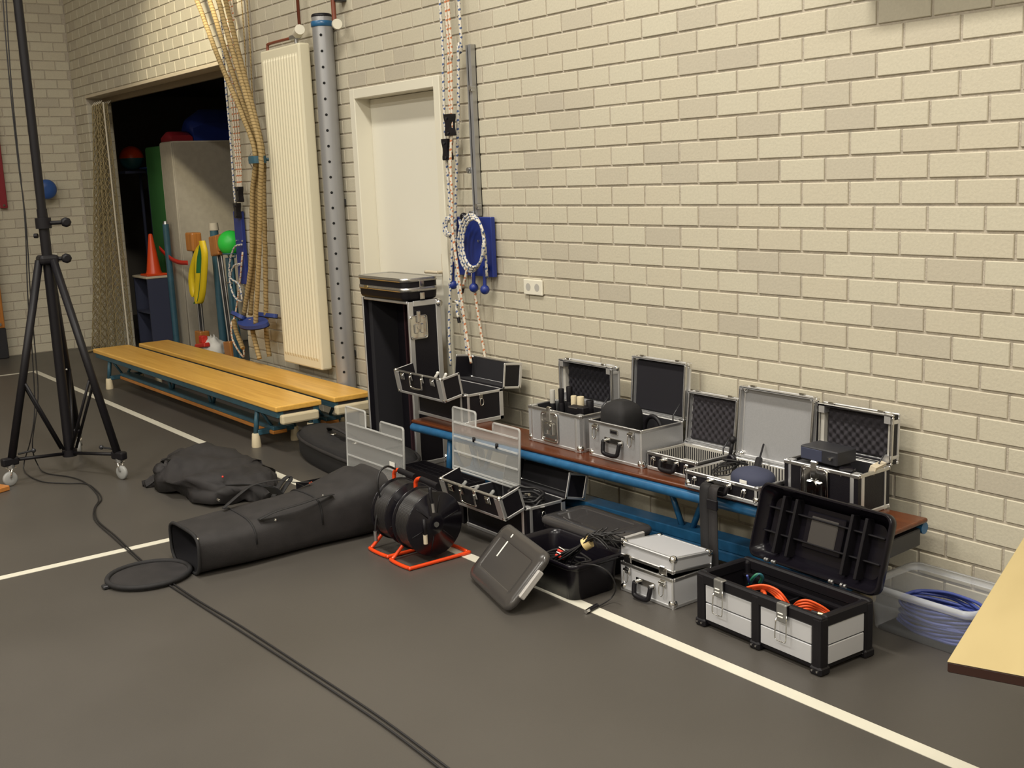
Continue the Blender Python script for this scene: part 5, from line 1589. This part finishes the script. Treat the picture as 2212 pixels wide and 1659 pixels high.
# lid (closed pose built above the hinge edge, then opened)
hl_ = .058
lid = MB()
LWd = TW+.006; LDp = TD+.012
rings = []
for ins, z in ((0, 0), (-.004, .004), (-.002, .03), (.012, hl_-.012), (.03, hl_)):
    rings.append([Vector((a, b_-LDp/2, z)) for a, b_ in rrect(-LWd/2+ins, LWd/2-ins, -LDp/2+ins, LDp/2-ins, .035, 6)])
for ins, z in ((.042, hl_-.006), (.022, hl_-.018), (.008, .006), (.006, 0)):
    rings.append([Vector((a, b_-LDp/2, z)) for a, b_ in rrect(-LWd/2+ins, LWd/2-ins, -LDp/2+ins, LDp/2-ins, .030, 6)])
rings.append(rings[0])
lm = MB().loft(rings[:-1], caps=False)
n_ = len(rings[0]); k_ = len(rings)-1
o_ = (k_-1)*n_
lm.raw(rings[4], [list(range(n_))]); lm.raw(rings[5], [list(range(n_))[::-1]])
lm.raw(rings[0]+rings[k_-1], [(i, n_+i, n_+(i+1) % n_, (i+1) % n_) for i in range(n_)])
LO = lm.build('lid', M_BLACKG, tb, (0, TD/2+.004, TH+.006), (-radians(107), 0, 0))
for x in (-.185, -.125, .125, .185):
    MB().bbox(x-.006, x+.006, -LDp+.03, -.03, .010, hl_-.004, .002).build('lid_rib', M_BLACK, LO)
for y in (-.10, -.19):
    MB().bbox(-LWd/2+.03, LWd/2-.03, y-.003, y+.003, .026, hl_-.004, .002).build('lid_rib', M_BLACK, LO)
MB().bbox(-.085, .085, -.215, -.08, .036, hl_-.004, .004).build('lid_recess', M_BLACKG, LO)
MB().bbox(-.060, .060, -.20, -.095, .032, .038, .003).build('recess_plate', mat('dark_grey_plastic', (.05, .045, .042), .35), LO)
for x in (-.20, -.19, -.165, -.155, .10, .11, .15, .165):
    MB().cyl((x-.004, 0, 0), (x+.004, 0, 0), .008, 8).build('hinge_knuckle', M_STEEL, LO)
for x in (-.165, .130): MB().bbox(x-.03, x+.03, -LDp-.006, -LDp+.01, .004, .03, .003).build('lid_strike', M_BLACK, LO)
# carrying straps hooked on the bench behind the tool box
for k, (px_, lab) in enumerate(((1576, 'wide black shoulder strap hanging over bench edge, darker one'), (1612, 'black shoulder strap with buckle hanging beside the other strap'))):
    a = fl(px_, 1035, BZ+.05)
    P = smooth_path([(a.x-.01, -.475, BZ+.045), (a.x, -.515, BZ+.055), (a.x+.002, -.530, BZ+.02), (a.x+.004, -.530, BZ-.10), (a.x+.01, -.532, .12), (a.x+.015, -.528, .03), (a.x+.01, -.545, .010), (a.x+.0, -.58+.01*k, .009)], 6)
    ts = thing('shoulder_strap', lab, 'strap', tuple(P[-1]), 0, 'black straps hanging in front of the brown bench')
    o = P[-1]
    rings = []
    for p in P:
        p = p-o; rings.append([p+Vector((-.022, 0, 0)), p+Vector((.022, 0, 0)), p+Vector((.022, .004, .002)), p+Vector((-.022, .004, .002))])
    MB().loft(rings).build('webbing', M_BFAB if k == 0 else M_BFAB2, ts)
    if k: MB().bbox(-.026, .026, -.006, .008, -.02, .02, .003, 1, Matrix.Translation(P[14]-o)).build('buckle', M_BLACK, ts)

# cables in the tool box
def coil(name, label, cat, M, pts, r, conn=None, group=None):
    o = Vector(pts[0]); t = thing(name, label, cat, tuple(o), 0, group)
    MB().tube(smooth_path([Vector(p)-o for p in pts], 6), r, 8).build('cable', M, t)
    if conn:
        a, b_ = Vector(conn[0])-o, Vector(conn[1])-o
        pb_ = MB().cyl(a, b_, .0085, 12).build('plug', M_BRASS, t)
        MB().cyl(a-(b_-a)*.9, a, .007, 10).build('plug_boot', M_BLACK, t)
    return t
qq = fl
for k in range(4):
    d_ = k*.0095
    coil('orange_cable', 'orange cable looped over the left half of the tool box', 'cable', M_OCABLE,
        [qq(1606+2*k, 1275+k, .16), qq(1618+3*k, 1268+2*k, .19-d_), qq(1650+k, 1264+3*k, .205-d_), qq(1680-2*k, 1275+4*k, .20-d_), qq(1700-4*k, 1298+3*k, .165), qq(1712-5*k, 1318, .12)], .0042, None, 'orange cable loops in the left half of tool box')
for k in range(5):
    d_ = k*.0095
    coil('orange_cable', 'orange cable looped in the right half of the tool box', 'cable', M_OCABLE,
        [qq(1712+k, 1312+2*k, .13), qq(1724, 1300+6*k, .185-d_), qq(1745, 1297+6*k, .195-d_), qq(1775-2*k, 1310+4*k, .175-d_), qq(1800-4*k, 1328+k, .145)], .0042, (qq(1768, 1326, .165), qq(1784, 1331, .163)) if k == 2 else None, 'orange cable loops in the right half of tool box')
coil('orange_cable', 'short thick orange cable tie end in the tool box corner', 'cable', M_OCABLE, [qq(1646, 1276, .175), qq(1652, 1281, .175), qq(1650, 1292, .165)], .007)
for k in range(2):
    coil('green_cable', 'green cable loop standing up at the back of the tool box', 'cable', M_CABLEG if k == 0 else mat('teal_cable', (.03, .13, .17), .4),
        [qq(1618+3*k, 1262, .14), qq(1626+3*k, 1248, .175), qq(1637+3*k, 1240, .19), qq(1646+2*k, 1247, .175), qq(1640+4*k, 1260, .145)], .005, None, 'green cable loops in the tool box')
coil('blue_cable', 'small dark blue cable end beside the green loop', 'cable', M_CABLEB, [qq(1614, 1243, .19), qq(1617, 1252, .17), qq(1620, 1262, .14)], .004)

# ================================================================== clear crate with blue cables
cr = thing('clear_crate', 'clear plastic crate with pale rim holding blue cable, partly under table', 'crate', (-2.155, -.235, 0), 0)
cw, cd, ch_ = .41, .30, .172
rings = []
for ins, z in ((.022, 0), (.016, .006), (.004, ch_-.012)):
    rings.append([Vector((a, b_, z)) for a, b_ in rrect(-cw/2+ins, cw/2-ins, -cd/2+ins, cd/2-ins, .035, 6)])
mb = MB().loft(rings, caps=False); mb.raw(rings[0], [list(range(len(rings[0])))])
mb.build('tub', M_CRATE, cr)
rim = []
for ins, z in ((.004, ch_-.024), (-.008, ch_-.024), (-.010, ch_), (.003, ch_)):
    rim.append([Vector((a, b_, z)) for a, b_ in rrect(-cw/2+ins, cw/2-ins, -cd/2+ins, cd/2-ins, .04, 6)])
MB().loft(rim, caps=False).build('rim', M_CRATER, cr)
bc_ = thing('blue_cable', 'big coil of blue cable inside the clear crate', 'cable', (-2.15, -.235, .008))
P = []; rc = random.Random(31)
for k in range(12):
    for i in range(14):
        a = 2*pi*i/14; P.append((.155*cos(a)*(1-.02*(k % 4))+rc.uniform(-.006, .006), .098*sin(a)*(1-.03*(k % 3))+rc.uniform(-.006, .006), .010+.0085*k+.006*sin(a*2+k)))
MB().tube(smooth_path(P, 3), .0062, 6).build('cable', M_CABLEB, bc_)

# ================================================================== table corner
tc_ = onplane(2046, 1428, 2, .75)
ta = Vector((-.344, .939, 0)).normalized(); tbv = Vector((ta.y, -ta.x, 0))
TLn, TWd = 1.25, .72
ctr = tc_+ta*TLn/2+tbv*TWd/2
rz_ = math.atan2(ta.y, ta.x)-pi/2
tab = thing('table', 'pale wooden table top with dark edge at the right side', 'table', (ctr.x, ctr.y, 0), rz_)
MB().bbox(-TWd/2, TWd/2, -TLn/2, TLn/2, .7475, .75, .001).build('table_top', M_TABLE, tab)
MB().bbox(-TWd/2+.0005, TWd/2-.0005, -TLn/2+.0005, TLn/2-.0005, .728, .7478, .002).build('dark_edge_core', mat('dark_brown_edge', (.035, .012, .008), .45), tab)
for sy in (-1, 1):
    MB().bbox(.12, .17, sy*(TLn/2-.30)-.03, sy*(TLn/2-.30)+.03, .04, .728, .004).build('leg', M_STEEL, tab)
    MB().bbox(-.10, .34, sy*(TLn/2-.30)-.03, sy*(TLn/2-.30)+.03, 0, .04, .006).build('foot', M_STEEL, tab)
MB().bbox(.12, .17, -TLn/2+.30, TLn/2-.30, .68, .72, .004).build('cross_beam', M_STEEL, tab)

# ================================================================== lighting stand
SC = Vector((-6.87, -1.86, 0))
st_ = thing('lighting_stand', 'tall black wind up lighting stand with tripod legs on casters', 'stand', tuple(SC))
feet = [fl(262, 1035)-SC, fl(173, 980)-SC]
feet[0].z = feet[1].z = 0
f3 = -(feet[0]+feet[1]); f3 = f3*1.0; f3.z = 0; feet.append(f3)
MB().cyl((0, 0, .13), (0, 0, 1.55), .029, 18).build('lower_tube', M_BLACK, st_)
MB().cyl((0, 0, 1.50), (0, 0, 3.1), .025, 18).build('middle_tube', M_BLACK, st_)
MB().cyl((0, 0, 3.1), (0, 0, 4.35), .020, 16).build('upper_tube', M_BLACK, st_)
MB().bbox(-.055, .055, -.055, .055, 1.235, 1.29, .02, 3).build('leg_collar', M_BLACK, st_)
MB().cyl((0, 0, 1.44), (0, 0, 1.50), .044, 18).build('clamp_collar', M_BLACK, st_)
dk = CR*1.0; dk.z = 0; dk.normalize()
for z, l_ in ((1.265, .13), (1.47, .15)):
    k_ = MB().cyl(Vector((0, 0, z)), dk*(l_-.035)+Vector((0, 0, z)), .012, 8).build('clamp_bolt', M_BLACK, st_)
    MB().lathe([(.018, -.016), (.028, -.012), (.028, .010), (.016, .014)], dk*(l_-.02)+Vector((0, 0, z)), 8, 'X').build('clamp_knob', M_BLACK, k_)
MB().cyl((-dk)*.04+Vector((0, 0, 1.40)), (-dk)*.06+Vector((0, 0, 1.40)), .014, 8).build('clamp_knob', M_BLACK, st_)
MB().cyl((0, 0, .10), (0, 0, .14), .042, 16).build('foot_collar', M_BLACK, st_)
for i, f_ in enumerate(feet):
    d = f_.normalized(); top = d*.05+Vector((0, 0, 1.26)); bot = Vector((f_.x, f_.y, .155))-d*.01
    lg = MB().tube([top, bot], .0225, 12).build('leg', M_BLACK, st_)
    # foot bracket and caster
    bk = MB().bbox(-.035, .06, -.022, .022, -.022, .026, .010, 2, Matrix.Translation(bot+Vector((0, 0, -.015))) @ Matrix.Rotation(math.atan2(d.y, d.x), 4, 'Z'))
    bk.build('foot_bracket', M_BLACK, lg)
    MB().cyl(bot-d*.04+Vector((0, 0, .02)), bot-d*.12+Vector((0, 0, .022)), .006, 8).sphere(bot-d*.13+Vector((0, 0, .022)), .014, 10, 6).build('level_screw', M_DSTEEL, lg)
    sdv = Vector((-d.y, d.x, 0)); cpos = Vector((f_.x, f_.y, 0))
    cs_ = MB().cyl(cpos+Vector((0, 0, .105)), cpos+Vector((0, 0, .125)), .022, 14).build('caster', M_STEEL, st_)
    yk = MB()
    for s in (-1, 1):
        yk.tube([cpos+sdv*s*.014+Vector((0, 0, .105)), cpos+sdv*s*.015+d*.012+Vector((0, 0, .05))], .006, 6)
    yk.bbox(-.026, .026, -.018, .018, .100, .106, .002, 1, Matrix.Translation(cpos) @ Matrix.Rotation(math.atan2(d.y, d.x), 4, 'Z'))
    yk.build('caster_fork', M_CHROME, cs_)
    wc = cpos+d*.012+Vector((0, 0, .042))
    wm = MB(); 
    prof = [(.012, -.011), (.036, -.011), (.0415, -.006), (.0415, .006), (.036, .011), (.012, .011)]
    wm.lathe(prof, (0, 0, 0), 22, 'X')
    RM = Matrix.Translation(wc) @ Matrix.Rotation(math.atan2(sdv.y, sdv.x), 4, 'Z')
    wm.v = [RM @ p for p in wm.v]; wm.build('wheel', M_CASTER, cs_)
    # struts from the pole foot and from the leg
    MB().tube([Vector((d.x*.04, d.y*.04, .12)), Vector((bot.x-d.x*.03, bot.y-d.y*.03, .145))], .010, 8).build('base_strut', M_BLACK, st_)
    mid = top+(bot-top)*.62
    for s in (-1, 1):
        MB().tube([mid+sdv*s*.018-d*.01, d*.042+sdv*s*.018+Vector((0, 0, .15))], .0085, 8).build('brace', M_BLACK, st_)
    MB().sphere(mid-d*.02, .008, 8, 6).build('pivot_bolt', M_CHROME, st_)

lh_ = MB().bbox(-.11, .11, -.10, .12, -.09, .09, .02, 2, Matrix.Translation((0, 0, 4.45)) @ Matrix.Rotation(radians(51), 4, 'Z') @ Matrix.Rotation(radians(-20), 4, 'X') @ Matrix.Translation((0, -.16, .05))).build('lamp_head', M_BLACK, st_)

# ================================================================== cables of the stand and on the floor
def cable(label, pts, r, name='floor_cable', group=None, M=M_CABLE):
    o = Vector(pts[-1]); t = thing(name, label, 'cable', tuple(o), 0, group)
    MB().tube(smooth_path([Vector(p)-o for p in pts], 7), r, 8).build('sheath', M, t)
    k = [Vector(p)-o for p in pts]
    return t
SX = -6.96
def sx_(px_, py_, x=SX): return wx(px_, py_, x)
gf = 'pair of thin black cables running from the stand across the floor'
c1 = [sx_(10, -60), sx_(22, 150), sx_(40, 340), sx_(54, 480), sx_(60, 640), sx_(70, 770), sx_(75, 880), sx_(66, 950), fl(52, 1000, .05), fl(56, 1022, .008), fl(90, 1040, .006), fl(140, 1044, .006), fl(185, 1045, .006), fl(209, 1060, .006), fl(219, 1078, .006), fl(206, 1098, .006), fl(212, 1125, .006), fl(250, 1158, .006), fl(300, 1205, .006), fl(345, 1240, .006), fl(420, 1292, .006), fl(520, 1352, .006), fl(640, 1430, .006), fl(760, 1508, .006), fl(850, 1570, .006), fl(980, 1668, .006), fl(1060, 1730, .006)]
cable('thin black cable hanging on the lighting stand and snaking over the floor', c1, .0036, group=None)
c2 = [sx_(2, -60), sx_(18, 150), sx_(38, 340), sx_(56, 480), sx_(66, 640), sx_(77, 770), sx_(82, 860), sx_(70, 960), fl(82, 1005, .03), fl(100, 1022, .006), fl(150, 1030, .006), fl(180, 1040, .006), fl(204, 1060, .006), fl(213, 1080, .006), fl(203, 1100, .006), fl(206, 1125, .006), fl(246, 1162, .006), fl(292, 1203, .006), fl(340, 1246, .006), fl(412, 1294, .006), fl(512, 1358, .006), fl(632, 1436, .006), fl(752, 1515, .006), fl(842, 1577, .006), fl(970, 1675, .006), fl(1050, 1738, .006)]
cable('second black cable beside it, hanging slightly nearer the stand pole', c2, .0036, group=None)
bf = fl(2, 1062)
bt = thing('wooden_block', 'small piece of orange wood lying at the left image edge', 'wood block', (bf.x, bf.y, 0), .4)
MB().bbox(-.09, .03, -.06, .04, 0, .03, .005).build('block', M_POSTW, bt)
